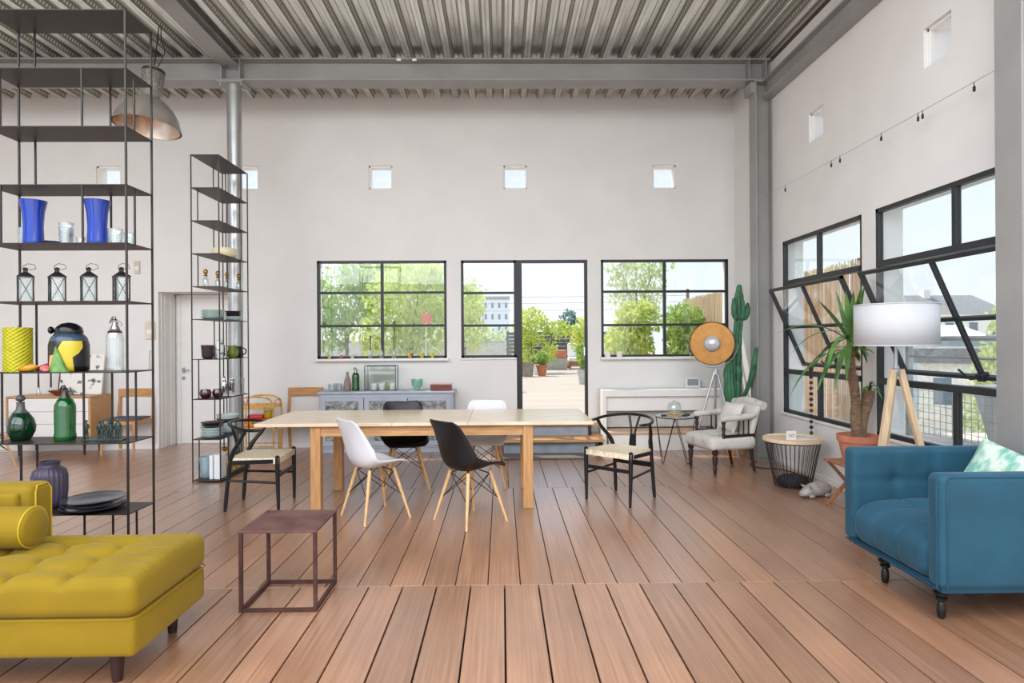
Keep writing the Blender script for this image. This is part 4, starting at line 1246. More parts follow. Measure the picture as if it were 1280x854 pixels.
# ruby bowls and silver shakers
lathe_thing('bowl', [(0.0, 0.002), (0.03, 0.0), (0.054, 0.03), (0.058, 0.062), (0.046, 0.092), (0.043, 0.09), (0.053, 0.06), (0.0, 0.008)], G_ruby, 'round ruby glass bowl by the far tower corner post', 'bowl', (bxm - 0.06, BY + 0.12, 0.85))
lathe_thing('bowl', [(0.0, 0.002), (0.03, 0.0), (0.054, 0.03), (0.056, 0.06), (0.042, 0.09), (0.039, 0.088), (0.05, 0.06), (0.0, 0.008)], G_ruby, 'round ruby glass bowl next to the silver tray', 'bowl', (bxm + 0.03, BY + 0.20, 0.85))
m = MB(); m.box((-0.09, -0.16, 0), (0.09, 0.16, 0.012), 0.004)
single('tray', m, M_white, 'white rectangular tray under the silver shakers', 'tray', (bxm + 0.03, BY + 0.54, 0.851))
for i, (dx, dy, h, l) in enumerate(((-0.01, 0.44, 0.20, 'tall silver cocktail shaker on the white tray'), (0.06, 0.46, 0.14, 'short silver cup on the white tray'), (0.0, 0.60, 0.16, 'ribbed silver tumbler on the white tray'))):
    lathe_thing('shaker', [(0.03, 0), (0.034, 0.004), (0.036, h * 0.6), (0.030, h * 0.72), (0.018, h * 0.8), (0.018, h * 0.9), (0.010, h * 0.93), (0.012, h * 0.97), (0.0, h)] if i == 0 else [(0.026, 0), (0.03, 0.004), (0.036, h), (0.033, h), (0.0, 0.01)], M_chrome, l, 'shaker', (bxm + dx, BY + dy, 0.864))
lathe_thing('glass_tumbler', [(0.03, 0), (0.032, 0.004), (0.038, 0.17), (0.035, 0.17), (0.0, 0.01)], M_clear, 'tall clear tumbler on the white tray', 'glass', (bxm + 0.095, BY + 0.63, 0.864), wob=lambda a, z: 1 + 0.03 * math.sin(10 * a))
# stacked dishes lower down
stack('dish', 6, 0.026, pp(0.115, 0.03), lambda i: M_aqua if i < 4 else M_plum, lambda i: ORD[i] + ' from below in the oval aqua and plum stack, lower shelf', 'dish', (bxm - 0.01, BY + 0.16, 0.44), 'aqua and plum stacked dishes, lower shelf')
stack('serving_bowl', 4, 0.042, bowlp(0.118, 0.075), lambda i: M_aqua if i != 2 else M_plum, lambda i: ORD[i] + ' from below in the aqua serving bowl stack', 'bowl', (bxm + 0.0, BY + 0.50, 0.44), 'aqua serving bowls')
# pitcher, white books, brass things on the lowest shelf
t = thing('glass_pitcher', 'ice blue glass pitcher on the lowest shelf of the crockery tower', 'pitcher', (bxm - 0.075, BY + 0.16, 0.02))
MB().lathe([(0.048, 0), (0.052, 0.006), (0.060, 0.1), (0.068, 0.22), (0.064, 0.22), (0.048, 0.012), (0, 0.01)], 22).build('jug', G_paleblue, t, 50)
MB().tube(bez((-0.064, 0, 0.2), (-0.13, 0, 0.2), (-0.11, 0, 0.06), (-0.056, 0, 0.07), 8), 0.007, 8).build('handle', G_paleblue, t)
M_paper = mat('white_paper', (236, 238, 240), 0.7, var=0.02)
for i, (dx, w, h, l) in enumerate(((0.020, 0.035, 0.245, 'thin white book upright beside the glass pitcher'), (0.078, 0.062, 0.25, 'thick white boxed book upright on the lowest crockery shelf'))):
    t = thing('book', l, 'book', (bxm + dx, BY + 0.14, 0.02), 0.06 * (i - 0.5))
    MB().box((-w / 2, -0.08, 0), (w / 2, 0.08, h), 0.003).build('cover', M_paper, t, 0)
    MB().box((-w / 2 + 0.004, 0.078, 0.004), (w / 2 - 0.004, 0.0815, h + 0.0005)).build('pages', mat('page_edges', (220, 214, 200), 0.8), t, 0)
M_brass = mat('brass', (206, 160, 72), 0.25, 0.9, var=0.12)
for i, (dx, dy, h, l) in enumerate(((0.03, 0.36, 0.28, 'tall brass candlestick on the lowest crockery shelf'), (0.09, 0.46, 0.2, 'short brass candlestick behind the white books'))):
    lathe_thing('candlestick', [(0.05, 0), (0.052, 0.008), (0.02, 0.02), (0.012, 0.05), (0.022, 0.08), (0.011, h * 0.55), (0.02, h * 0.7), (0.012, h * 0.85), (0.034, h * 0.92), (0.036, h), (0.0, h * 0.97)], M_brass, l, 'candlestick', (bxm + dx, BY + dy, 0.02), seg=18)
lathe_thing('basket', [(0.0, 0.002), (0.07, 0.0), (0.10, 0.05), (0.112, 0.11), (0.104, 0.11), (0.09, 0.05), (0.0, 0.01)], mat('straw_weave', (206, 172, 108), 0.8, var=0.3, scale=60, bump=0.5, bscale=120), 'small round straw basket on the lowest crockery shelf', 'basket', (bxm + 0.03, BY + 0.59, 0.02), wob=lambda a, z: 1 + 0.02 * math.sin(24 * a))

# ================================================================== AGAINST THE BACK WALL
# ---- sideboard with white drawers
t = thing('sideboard', 'low oak sideboard with three white drawers on black legs', 'sideboard', (0, 0, 0))
sx0, sx1, sy0, sy1, sz0, sz1 = -6.32, -5.25, 8.05, 8.47, 0.19, 0.76
m = MB()
m.box((sx0, sy0, sz1 - 0.025), (sx1, sy1, sz1), 0.002); m.box((sx0, sy0, sz0), (sx1, sy1, sz0 + 0.022), 0.002)
m.box((sx0, sy0, sz0 + 0.022), (sx0 + 0.025, sy1, sz1 - 0.025)); m.box((sx1 - 0.03, sy0, sz0 + 0.022), (sx1, sy1, sz1 - 0.025)); m.box((sx0 + 0.025, sy1 - 0.012, sz0 + 0.022), (sx1 - 0.03, sy1, sz1 - 0.025))
m.build('case', M_oak, t, 0)
zc = sz0 + 0.026
for hgt in (0.185, 0.155, 0.165):
    d = MB().box((sx0 + 0.029, sy0 + 0.004, zc), (sx1 - 0.034, sy0 + 0.36, zc + hgt), 0.002).build('drawer', M_white, t, 0)
    zc += hgt + 0.004
for x in (sx0 + 0.12, sx1 - 0.12):
    for y in (sy0 + 0.06, sy1 - 0.06):
        MB().tube([(x, y, 0), (x, y, sz0)], [0.012, 0.018], 10).build('leg', M_black, t)
# on the sideboard
t = thing('framed_print', 'framed ink drawing leaning on the wall above the sideboard', 'picture', (-5.56, 8.30, 0.762))
t.rotation_euler = (math.radians(-9), 0, 0)
MB().box((-0.27, 0, 0), (0.27, 0.015, 0.52)).build('sheet', mat('ink_drawing', (238, 236, 230), 0.6, rgb2=(96, 96, 98), scale=9, contrast=(0.36, 0.44)), t, 0)
for a, b in (((-0.285, -0.004, -0.0), (-0.27, 0.018, 0.535)), ((0.27, -0.004, 0), (0.285, 0.018, 0.535)), ((-0.27, -0.004, 0.52), (0.27, 0.018, 0.535)), ((-0.27, -0.004, 0), (0.27, 0.018, 0.015))):
    MB().box(a, b, 0.001).build('frame_bar', mat('maroon_frame', (96, 40, 36), 0.4) if a[0] == -0.285 else M_white, t, 0)
for i, (x, l) in enumerate(((-6.03, 'dark taper candle in a clear holder, further from the ink drawing'), (-5.87, 'dark taper candle in a clear holder beside the wooden bowl'))):
    t = thing('candle_holder', l, 'candle', (x, 8.22, 0.76), group='dark taper candles on the sideboard')
    MB().lathe([(0.026, 0), (0.028, 0.005), (0.022, 0.05), (0.015, 0.075), (0.015, 0.11)], 16).build('holder', M_clear, t, 50)
    MB().tube([(0, 0, 0.10), (0, 0, 0.36)], [0.011, 0.009], 10).build('taper', mat('dark_wax', (58, 36, 44), 0.5), t)
lathe_thing('bowl', [(0.0, 0.002), (0.035, 0.0), (0.05, 0.01), (0.115, 0.06), (0.12, 0.066), (0.11, 0.062), (0.04, 0.016), (0.0, 0.012)], mat('red_brown_wood', (140, 66, 40), 0.4, var=0.15), 'red-brown wooden bowl on the sideboard', 'bowl', (-5.73, 8.165, 0.76))
m = MB(); m.ball((0, 0, 0.02), 0.02, 10, 6, sc=(1.2, 0.8, 1)); m.tube([(0.0, 0, 0.008), (-0.16, 0.02, 0.008)], 0.006, 6)
single('small_bowl', m, mat('steel_grey_ceramic', (120, 122, 126), 0.35), 'small grey spoon rest lying before the ink drawing', 'ornament', (-5.42, 8.14, 0.76))

# ---- wooden chairs by the wall
M_honey = mat('honey_wood', (196, 142, 90), 0.45, var=0.10, scale=5, stretch=(1, 8, 8))
M_honey2 = mat('honey_wood_upright', (200, 150, 100), 0.45, var=0.08, scale=5, stretch=(8, 8, 1))
def board_chair(label, loc, rz, seatmat, wide=0.45):
    t = thing('wooden_chair', label, 'chair', loc, rz, group='honey wooden chairs along the back wall')
    w = wide / 2
    for s in (-1, 1):
        MB().bar((s * (w - 0.01), 0.235, 0), (s * w, 0.20, 0.42), 0.026, 0.032, w2=0.03, d2=0.036).build('rear_leg', M_honey2, t)
        MB().bar((s * w, 0.20, 0.42), (s * (w - 0.01), 0.235, 0.82), 0.03, 0.036, w2=0.024, d2=0.026).build('back_post', M_honey2, t)
        MB().bar((s * (w - 0.015), -0.20, 0), (s * (w - 0.03), -0.185, 0.44), 0.022, 0.022, w2=0.034, d2=0.034).build('front_leg', M_honey2, t)
        MB().bar((s * (w - 0.02), -0.18, 0.405), (s * (w - 0.005), 0.2, 0.40), 0.02, 0.05).build('side_rail', M_honey, t)
    m = MB()
    def bb(u, v, k):
        x = (u * 2 - 1) * (w + 0.006)
        return (x, 0.205 + 0.03 * (1 - (u * 2 - 1) ** 2) + k, 0.715 + 0.105 * v)
    m.grid(lambda u, v: bb(u, v, 0), 13, 2); m.grid(lambda u, v: bb(1 - u, v, 0.018), 13, 2)
    m.grid(lambda u, v: bb(u, 1, 0.018 * v), 13, 2); m.grid(lambda u, v: bb(1 - u, 0, 0.018 * v), 13, 2)
    m.build('back_board', M_honey, t, 30)
    MB().bar((-w + 0.03, -0.185, 0.41), (w - 0.03, -0.185, 0.41), 0.02, 0.05).build('front_rail', M_honey, t)
    m = MB(); m.rbox((-w + 0.012, -0.21, 0.435), (w - 0.012, 0.19, 0.46), 0.012, n=(4, 4, 1), k=3)
    m.build('seat', seatmat, t, 60)
    return t
M_greyfab = mat('grey_seat_fabric', (96, 96, 100), 0.9, var=0.1)
board_chair('honey wooden chair with a grey seat beside the oak sideboard', (-4.915, 8.25, 0), 0, M_greyfab)
board_chair('honey wooden chair with an open back beside the grey glass cabinet', (-2.64, 8.22, 0), 0, M_honey)

# ---- rattan stand
M_rattan = mat('rattan_cane', (212, 166, 96), 0.5, var=0.15, scale=20)
t = thing('rattan_stand', 'small rattan stand with bent cane hoops near the round column', 'stand', (-3.15, 8.15, 0))
for y in (-0.15, 0.15):
    MB().tube(spline([(-0.235, y, 0), (-0.235, y, 0.4), (-0.225, y, 0.62), (-0.17, y, 0.71), (0, y, 0.735), (0.17, y, 0.71), (0.225, y, 0.62), (0.235, y, 0.4), (0.235, y, 0)], 4), 0.0115, 8).build('hoop', M_rattan, t)
for s in (-1, 1):
    MB().tube(spline([(s * 0.235, -0.15, 0.56), (s * 0.245, -0.08, 0.68), (s * 0.245, 0.08, 0.68), (s * 0.235, 0.15, 0.56)], 4), 0.009, 8).build('side_bow', M_rattan, t)
for y in (-0.15, 0.15):
    MB().box((-0.225, y - 0.006, 0.575), (0.225, y + 0.006, 0.625), 0.004).build('slat', M_rattan, t)
for k in range(9):
    MB().tube([(-0.235, -0.15 + 0.0375 * k, 0.335), (0.235, -0.15 + 0.0375 * k, 0.335)], 0.011, 8).build('shelf_cane', M_rattan, t)
for k in range(2):
    MB().tube([(-0.235, (-0.15, 0.15)[k], 0.10), (0.235, (-0.15, 0.15)[k], 0.10)], 0.009, 8).build('stretcher', M_rattan, t)
m = MB(); m.box((-0.19, -0.14, 0), (0.19, 0.14, 0.10), 0.01)
single('storage_box', m, mat('orange_wicker', (204, 130, 60), 0.7, var=0.25, scale=40, bump=0.4), 'orange wicker box on the rattan stand', 'box', (-3.15, 8.15, 0.347))
m = MB(); m.rbox((-0.10, -0.07, 0), (0.10, 0.07, 0.05), 0.015, n=(2, 2, 1), k=3)
single('tin_box', m, mat('bright_red_tin', (196, 40, 50), 0.35, var=0.08), 'bright red tin on the orange wicker box', 'tin', (-3.17, 8.12, 0.448))
lathe_thing('small_pot', [(0.05, 0), (0.06, 0.01), (0.065, 0.08), (0.06, 0.1), (0.055, 0.1), (0.0, 0.02)], mat('mustard_glaze', (190, 160, 40), 0.4), 'mustard glazed pot on the orange wicker box', 'pot', (-3.02, 8.13, 0.448))

# ---- grey glazed cabinet
M_cab = mat('blue_grey_paint', (172, 178, 190), 0.5, var=0.03)
def figured_glass():
    m = bpy.data.materials.new('figured_cabinet_glass'); m.use_nodes = True
    nt = m.node_tree; b = nt.nodes['Principled BSDF']; L = nt.links.new
    tc = nt.nodes.new('ShaderNodeTexCoord')
    vo = nt.nodes.new('ShaderNodeTexVoronoi'); vo.inputs['Scale'].default_value = 70; L(tc.outputs['Object'], vo.inputs['Vector'])
    nz = nt.nodes.new('ShaderNodeTexNoise'); nz.inputs['Scale'].default_value = 14; nz.inputs['Detail'].default_value = 5; L(tc.outputs['Object'], nz.inputs['Vector'])
    rp = nt.nodes.new('ShaderNodeValToRGB'); e = rp.color_ramp.elements
    e[0].position = 0.36; e[0].color = lin((96, 100, 98)); e[1].position = 0.64; e[1].color = lin((196, 198, 196))
    L(nz.outputs['Fac'], rp.inputs[0]); L(rp.outputs[0], b.inputs['Base Color'])
    bp = nt.nodes.new('ShaderNodeBump'); bp.inputs['Strength'].default_value = 0.7; bp.inputs['Distance'].default_value = 0.006
    L(vo.outputs['Distance'], bp.inputs['Height']); L(bp.outputs[0], b.inputs['Normal'])
    b.inputs['Roughness'].default_value = 0.12; b.inputs['Transmission Weight'].default_value = 0.3
    return m
M_fig = figured_glass()
t = thing('glazed_cabinet', 'long blue-grey cabinet with three figured glass doors', 'cabinet', (0, 0, 0))
cx0, cx1, cy0, cy1 = -2.355, -0.635, 8.06, 8.485
m = MB(); m.box((cx0 + 0.02, cy0 + 0.025, 0), (cx1 - 0.02, cy1, 0.06)); m.box((cx0, cy0 + 0.01, 0.06), (cx0 + 0.03, cy1, 0.755)); m.box((cx1 - 0.03, cy0 + 0.01, 0.06), (cx1, cy1, 0.755)); m.box((cx0 + 0.03, cy1 - 0.02, 0.06), (cx1 - 0.03, cy1, 0.755)); m.box((cx0 + 0.03, cy0 + 0.01, 0.06), (cx1 - 0.03, cy1 - 0.02, 0.085))
m.build('carcass', M_cab, t, 0)
MB().box((cx0 - 0.02, cy0 - 0.02, 0.755), (cx1 + 0.02, cy1, 0.785), 0.006).build('top', M_cab, t, 0)
MB().box((cx0, cy0, 0.70), (cx1, cy0 + 0.03, 0.755), 0.002).build('cornice', M_cab, t, 0)
MB().box((cx0 + 0.03, cy0 + 0.06, 0.38), (cx1 - 0.03, cy1 - 0.02, 0.395)).build('inner_shelf', M_cab, t, 0)
dw = (cx1 - cx0 - 0.03) / 3
for i in range(3):
    a = cx0 + 0.015 + i * dw; b = a + dw - 0.008
    m = MB()
    m.box((a, cy0 - 0.004, 0.085), (a + 0.065, cy0 + 0.018, 0.70), 0.003); m.box((b - 0.065, cy0 - 0.004, 0.085), (b, cy0 + 0.018, 0.70), 0.003)
    m.box((a + 0.065, cy0 - 0.004, 0.66), (b - 0.065, cy0 + 0.018, 0.70), 0.003); m.box((a + 0.065, cy0 - 0.004, 0.085), (b - 0.065, cy0 + 0.018, 0.15), 0.003)
    d = m.build('door', M_cab, t, 0)
    MB().box((a + 0.065, cy0 + 0.004, 0.15), (b - 0.065, cy0 + 0.010, 0.66)).build('figured_pane', M_fig, d, 0)
    MB().ball((b - 0.03 if i < 2 else a + 0.03, cy0 - 0.012, 0.42), 0.012, 10, 6).build('knob', M_pewter, d)
# on the cabinet
CZ = 0.785
for i, (x, y, l) in enumerate(((-2.24, 8.24, 'round clear glass at the wooden chair end of the cabinet'), (-2.145, 8.26, 'round clear glass beside the mauve bottle'), (-2.19, 8.36, 'round clear glass behind its two neighbours on the cabinet'))):
    tumbler('glass_goblet', l, (x, y, CZ), 0.046, 0.09, group='clear round glasses on the cabinet')
lathe_thing('bottle_vase', [(0.038, 0), (0.046, 0.006), (0.05, 0.06), (0.04, 0.13), (0.018, 0.20), (0.016, 0.245), (0.019, 0.25), (0.012, 0.25)], mat('mauve_stoneware', (150, 126, 120), 0.6, var=0.12, scale=20), 'slender mauve stoneware bottle on the grey cabinet', 'bottle', (-2.035, 8.25, CZ))
siphon('green glass soda siphon on the grey cabinet', (-1.925, 8.25, CZ), G_green, 0.05, 0.31, M_pewter)
# glass display box holding white cups
t = thing('display_box', 'glass display box with black metal edges on the grey cabinet', 'box', (-1.79, 8.17, CZ))
bw, bd, bh = 0.40, 0.20, 0.325
E8 = [(x, y, z) for x in (0, bw) for y in (0, bd) for z in (0, bh)]
for i in range(8):
    for bit in (1, 2, 4):
        if not i & bit:
            MB().bar(E8[i], E8[i | bit], 0.008, 0.008).build('edge_bar', M_frame, t, 0)
for a, b in (((0, 0, 0), (bw, 0.003, bh)), ((0, bd - 0.003, 0), (bw, bd, bh)), ((0, 0, 0), (0.003, bd, bh)), ((bw - 0.003, 0, 0), (bw, bd, bh)), ((0, 0, bh - 0.003), (bw, bd, bh))):
    MB().box(a, b).build('glass_panel', M_glass, t, 0)
for i, x in enumerate((0.10, 0.205, 0.265, 0.345)):
    m = MB(); m.lathe([(0.03, 0), (0.036, 0.004), (0.045, 0.085), (0.041, 0.085), (0.0, 0.01)] if i != 2 else [(0.012, 0), (0.022, 0.01), (0.018, 0.05), (0.008, 0.08), (0.014, 0.1), (0.0, 0.11)], 20, cap1=False)
    single('white_cup' if i != 2 else 'ornament', m, M_white if i != 2 else mat('olive_ceramic', (150, 150, 90), 0.5), ('white cup inside the display box, by its siphon-side wall', 'white cup inside the display box, in the middle', 'small olive figure between white cups in the display box', 'white cup inside the display box, by the wall facing the wooden box')[i], 'cup' if i != 2 else 'ornament', (-1.79 + x, 8.27, CZ + 0.006), smooth=50)
t = thing('green_goblet', 'pale green pressed glass goblet on the grey cabinet', 'glass', (-1.12, 8.25, CZ))
MB().lathe([(0.055, 0), (0.058, 0.006), (0.045, 0.014), (0.045, 0.04), (0.07, 0.06), (0.078, 0.15), (0.073, 0.15), (0.06, 0.065), (0.0, 0.05)], 24, wob=lambda a, z: 1 + 0.02 * math.sin(12 * a)).build('goblet', clear_glass('mint_glass', (188, 228, 204), body=0.35, gloss=0.3), t, 50)
t = thing('wooden_box', 'flat mahogany wooden box on the grey cabinet', 'box', (-0.80, 8.24, CZ))
MB().box((-0.135, -0.08, 0), (0.135, 0.08, 0.075), 0.004).build('body', mat('mahogany', (122, 66, 56), 0.4, var=0.15, scale=6, stretch=(1, 8, 8)), t, 0)
MB().box((-0.14, -0.084, 0.075), (0.14, 0.084, 0.09), 0.004).build('lid', mat('pale_pink_lid', (196, 160, 150), 0.5), t, 0)
MB().ball((-0.09, -0.084, 0.04), 0.006, 8, 5).build('catch', M_pewter, t)

# ---- bits on the window ledges
LZ = 1.20
YL = YB + 0.0
def sill_thing(name, x, prof, material, label, cat, group=None, seg=14):
    return lathe_thing(name, prof, material, label, cat, (x, YB - 0.002 - 0.0, LZ + 0.0), group, seg)
# deeper inner ledge so that the ornaments rest on it
MB().box((-2.52, YB - 0.085, 1.168), (-0.72, YB - 0.02, 1.2), 0.004).build('ledge', M_white, w1, 0)
MB().box((1.34, YB - 0.085, 1.168), (3.13, YB - 0.02, 1.2), 0.004).build('ledge', M_white, w3, 0)
YS = YB - 0.045
jar = [(0.016, 0), (0.022, 0.008), (0.024, 0.03), (0.016, 0.042), (0.016, 0.05), (0.0, 0.052)]
for x, c, n, l in ((-2.325, (196, 176, 70), 'ochre', 'tiny ochre jar on the window ledge'), (-2.165, (180, 84, 84), 'red', 'tiny red jar on the window ledge'), (-2.015, (196, 190, 160), 'cream', 'tiny cream jar on the window ledge')):
    lathe_thing('ornament_jar', jar, mat(n + '_jar_glaze', c, 0.4, var=0.15, scale=30), l, 'jar', (x, YS, LZ), seg=14)
for x, h, l in ((-1.775, 0.31, 'grey dried seed head in a small glass by the window bar, shortest stem'), (-1.622, 0.13, 'small dark glass bottle below the window mullion'), (-1.455, 0.51, 'tall grey stem in a small glass bottle on the ledge')):
    t = thing('bud_vase', l, 'vase', (x, YS, LZ), group='little glass bud vases on the window ledge')
    MB().lathe([(0.022, 0), (0.028, 0.006), (0.028, 0.075), (0.016, 0.10), (0.016, 0.115)], 16).build('bottle', M_clear, t, 50)
    MB().tube([(0, 0, 0.02), (0.0, 0, h * 0.6), (0.004, 0, h)], [0.006, 0.008, 0.012], 8).build('stem', mat('grey_dried_stem', (86, 84, 86), 0.7), t)
for x, c, n, l in ((-1.24, (214, 140, 60), 'amber', 'amber carved ornament, closest to the bud vases'), (-1.08, (206, 168, 60), 'gold', 'golden carved ornament in the middle of three on the ledge'), (-0.94, (214, 190, 60), 'lemon', 'lemon carved ornament, closest to the window corner')):
    m = MB(); m.ball((0, 0, 0.03), 0.028, 12, 8, sc=(0.9, 0.7, 1.1)); m.ball((0, 0, 0.062), 0.014, 8, 6)
    single('carved_ornament', m, mat(n + '_ornament', c, 0.5, var=0.3, scale=40), l, 'ornament', (x, YS, LZ), smooth=60)
for x, l in ((1.44, 'small white tealight cup at the ledge end beside the terrace door'), (1.60, 'small white tealight cup further from the terrace door')):
    lathe_thing('tealight_cup', [(0.036, 0), (0.04, 0.004), (0.042, 0.075), (0.038, 0.075), (0.0, 0.02)], M_white, l, 'cup', (x, YS, LZ), 'white tealight cups', 18)

# ---- radiator casing bench
t = thing('radiator_casing', 'white radiator casing with a wooden plinth below the corner window', 'radiator', (0, 0, 0))
MB().box((1.31, 8.10, 0.69), (2.90, 8.48, 0.78), 0.006).build('shelf_top', M_white, t, 0)
MB().box((1.31, 8.10, 0.0), (1.36, 8.48, 0.69), 0.004).build('end_panel', M_white, t, 0)
MB().box((2.85, 8.10, 0.0), (2.90, 8.48, 0.69), 0.004).build('end_panel', M_white, t, 0)
MB().box((1.36, 8.16, 0.50), (2.85, 8.19, 0.69), 0.003).build('front_panel', M_white, t, 0)
M_grille = mat('white_grille', (214, 212, 208), 0.5, var=0.03)
MB().box((1.36, 8.30, 0.27), (2.85, 8.33, 0.50)).build('radiator_panel', M_grille, t, 0)
g = MB()
for k in range(74):
    g.box((1.365 + k * 0.02, 8.285, 0.28), (1.375 + k * 0.02, 8.30, 0.49))
o = g.build('radiator_fins', M_grille, t, 0); o['kind'] = 'stuff'
MB().box((1.36, 7.96, 0.225), (2.72, 8.30, 0.255), 0.004).build('wooden_plinth', mat('pale_pink_wood', (226, 190, 158), 0.5, var=0.06, scale=4, stretch=(1, 8, 8)), t, 0)
MB().box((1.38, 8.0, 0.002), (2.70, 8.30, 0.225)).build('plinth_box', M_white, t, 0)
t = thing('digital_frame', 'white framed grey panel standing on the radiator casing', 'frame', (2.575, 8.37, 0.782))
MB().box((-0.10, 0, 0), (0.10, 0.03, 0.135), 0.006).build('housing', M_white, t)
MB().box((-0.075, -0.003, 0.03), (0.075, 0.001, 0.115)).build('screen', mat('grey_lcd', (150, 156, 164), 0.25), t, 0)

# ---- switch plates by the door niche
def plate(name, label, loc, w, h, material):
    t = thing(name, label, 'switch', loc)
    MB().box((-w / 2, -0.022, -h / 2), (w / 2, 0, h / 2), 0.004).build('plate', material, t)
    MB().box((-w * 0.3, -0.027, -h * 0.2), (w * 0.3, -0.022, h * 0.05), 0.002).build('rocker', M_white, t)
plate('thermostat_control', 'small beige wall control above the door switch', (-4.905, YB - 0.001, 2.45), 0.075, 0.17, mat('beige_plastic', (206, 198, 182), 0.5))
plate('entry_panel', 'cream door entry panel beside the door niche', (-4.735, YB - 0.001, 1.60), 0.13, 0.24, mat('cream_plastic', (220, 210, 190), 0.5))
t = thing('intercom_handset', 'white wall handset hanging below the door entry panel', 'handset', (-4.735, YB - 0.001, 1.22))
MB().box((-0.035, -0.03, -0.14), (0.035, 0, 0.14), 0.01).build('cradle', M_white, t)
MB().tube(spline([(0, -0.04, -0.12), (0, -0.06, 0), (0, -0.04, 0.12)], 4), [0.016] * 3 + [0.012] * 3 + [0.016] * 3, 8).build('handset', M_white, t)

# ---- wire side table and glass dome
t = thing('wire_table', 'round side table on thin zigzag wire legs by the white armchair', 'table', (2.033, 7.30, 0))
MB().lathe([(0.0, 0.525), (0.222, 0.525), (0.228, 0.528), (0.228, 0.538), (0.0, 0.538)], 40).build('tabletop', clear_glass('grey_table_glass', (200, 205, 205), body=0.4, gloss=0.3), t, 40)
MB().tube([(0.224 * math.cos(2 * PI * k / 40), 0.224 * math.sin(2 * PI * k / 40), 0.522) for k in range(40)], 0.005, 6, closed=True).build('ring', M_black, t)
for k in range(4):
    a = 2 * PI * k / 4 + 0.5
    P = lambda an, r, z: (r * math.cos(an), r * math.sin(an), z)
    MB().tube([P(a - 0.78, 0.22, 0.52), P(a - 0.12, 0.2, 0.03), P(a - 0.06, 0.2, 0.006), P(a + 0.06, 0.2, 0.006), P(a + 0.12, 0.2, 0.03), P(a + 0.78, 0.22, 0.52)], 0.0045, 6).build('wire_leg', M_black, t)
t = thing('glass_cloche', 'clear glass dome with yellow trinkets inside on the wire table', 'dome', (2.015, 7.28, 0.538))
MB().lathe([(0.075, 0.012), (0.08, 0.02), (0.082, 0.09), (0.07, 0.14), (0.04, 0.165), (0.0, 0.172)], 28).build('dome', M_clear, t, 60)
MB().lathe([(0.09, 0.0), (0.092, 0.008), (0.088, 0.012), (0.0, 0.012)], 28).build('base', M_oak, t, 40)
MB().ball((0, 0, 0.178), 0.012, 10, 6).build('knob', M_clear, t)
for i, (dx, dy, h) in enumerate(((0.01, 0, 0.09), (-0.03, 0.01, 0.06), (0.035, -0.01, 0.05))):
    MB().lathe([(0.02, 0.012), (0.022, 0.02), (0.012, h * 0.6), (0.016, h * 0.8), (0.0, h)], 12, (dx, dy, 0)).build('trinket', mat('yellow_trinket', (200, 180, 70), 0.4), t, 50)
for x, y, l, c in ((1.90, 7.30, 'small dark dish on the wire table, on the terrace side', (60, 62, 66)), (2.13, 7.27, 'small dark dish on the wire table, beside the glass dome', (54, 50, 48)), (2.19, 7.36, 'small black stone on the wire table edge', (30, 30, 32))):
    lathe_thing('small_dish', [(0.0, 0.002), (0.028, 0.0), (0.04, 0.01), (0.038, 0.012), (0.0, 0.006)], mat('dish_%d' % c[0], c, 0.4), l, 'dish', (x, y, 0.538), seg=18)

# ---- gold dish tripod lamp
t = thing('dish_lamp', 'tripod floor lamp with a big gold-lined dish shade', 'lamp', (2.62, 7.60, 0))
M_silver = mat('brushed_silver', (190, 190, 192), 0.35, 0.6, var=0.04)
for fx, fy in ((-0.34, -0.06), (0.04, 0.20), (0.22, -0.14)):
    MB().tube([(fx, fy, 0), (fx * 0.06, fy * 0.06, 1.03)], [0.013, 0.016], 10).build('leg', M_silver, t)
MB().tube([(0, 0, 1.0), (0, 0, 1.06)], 0.032, 14).build('hub', M_silver, t)
hd = bpy.data.objects.new('dish_shade', MB().lathe([(0.262, 0.10), (0.258, 0.105), (0.22, 0.055), (0.15, 0.018), (0.07, 0.0), (0.0, -0.004)], 44).mesh('dish_shade', mat('gold_leaf_lining', (178, 130, 76), 0.36, 0.85, var=0.06, scale=12), 60))
C.objects.link(hd); hd.parent = t
hd.location = (-0.03, 0.02, 1.385)
hd.rotation_euler = Vector((-0.42, -1.0, -0.06)).to_track_quat('Z', 'Y').to_euler()
MB().lathe([(0.258, 0.098), (0.265, 0.100), (0.225, 0.045), (0.15, 0.006), (0.07, -0.012), (0.0, -0.016)], 44).build('outer_shell', mat('dark_bronze_shell', (70, 56, 44), 0.4, 0.5), hd, 60)
MB().lathe([(0.0, 0.055), (0.05, 0.06), (0.085, 0.085), (0.098, 0.115), (0.085, 0.15), (0.05, 0.172), (0.0, 0.18)], 24).build('bulb_cap', mat('white_bulb_cap', (214, 216, 220), 0.25, 0.3), hd, 60)
MB().tube([(-0.295, 0, 0.08)] + [(0.295 * math.cos(PI + PI * k / 16), 0.295 * math.sin(PI + PI * k / 16), 0.08) for k in range(17)], 0.005, 6).build('yoke', M_silver, hd)

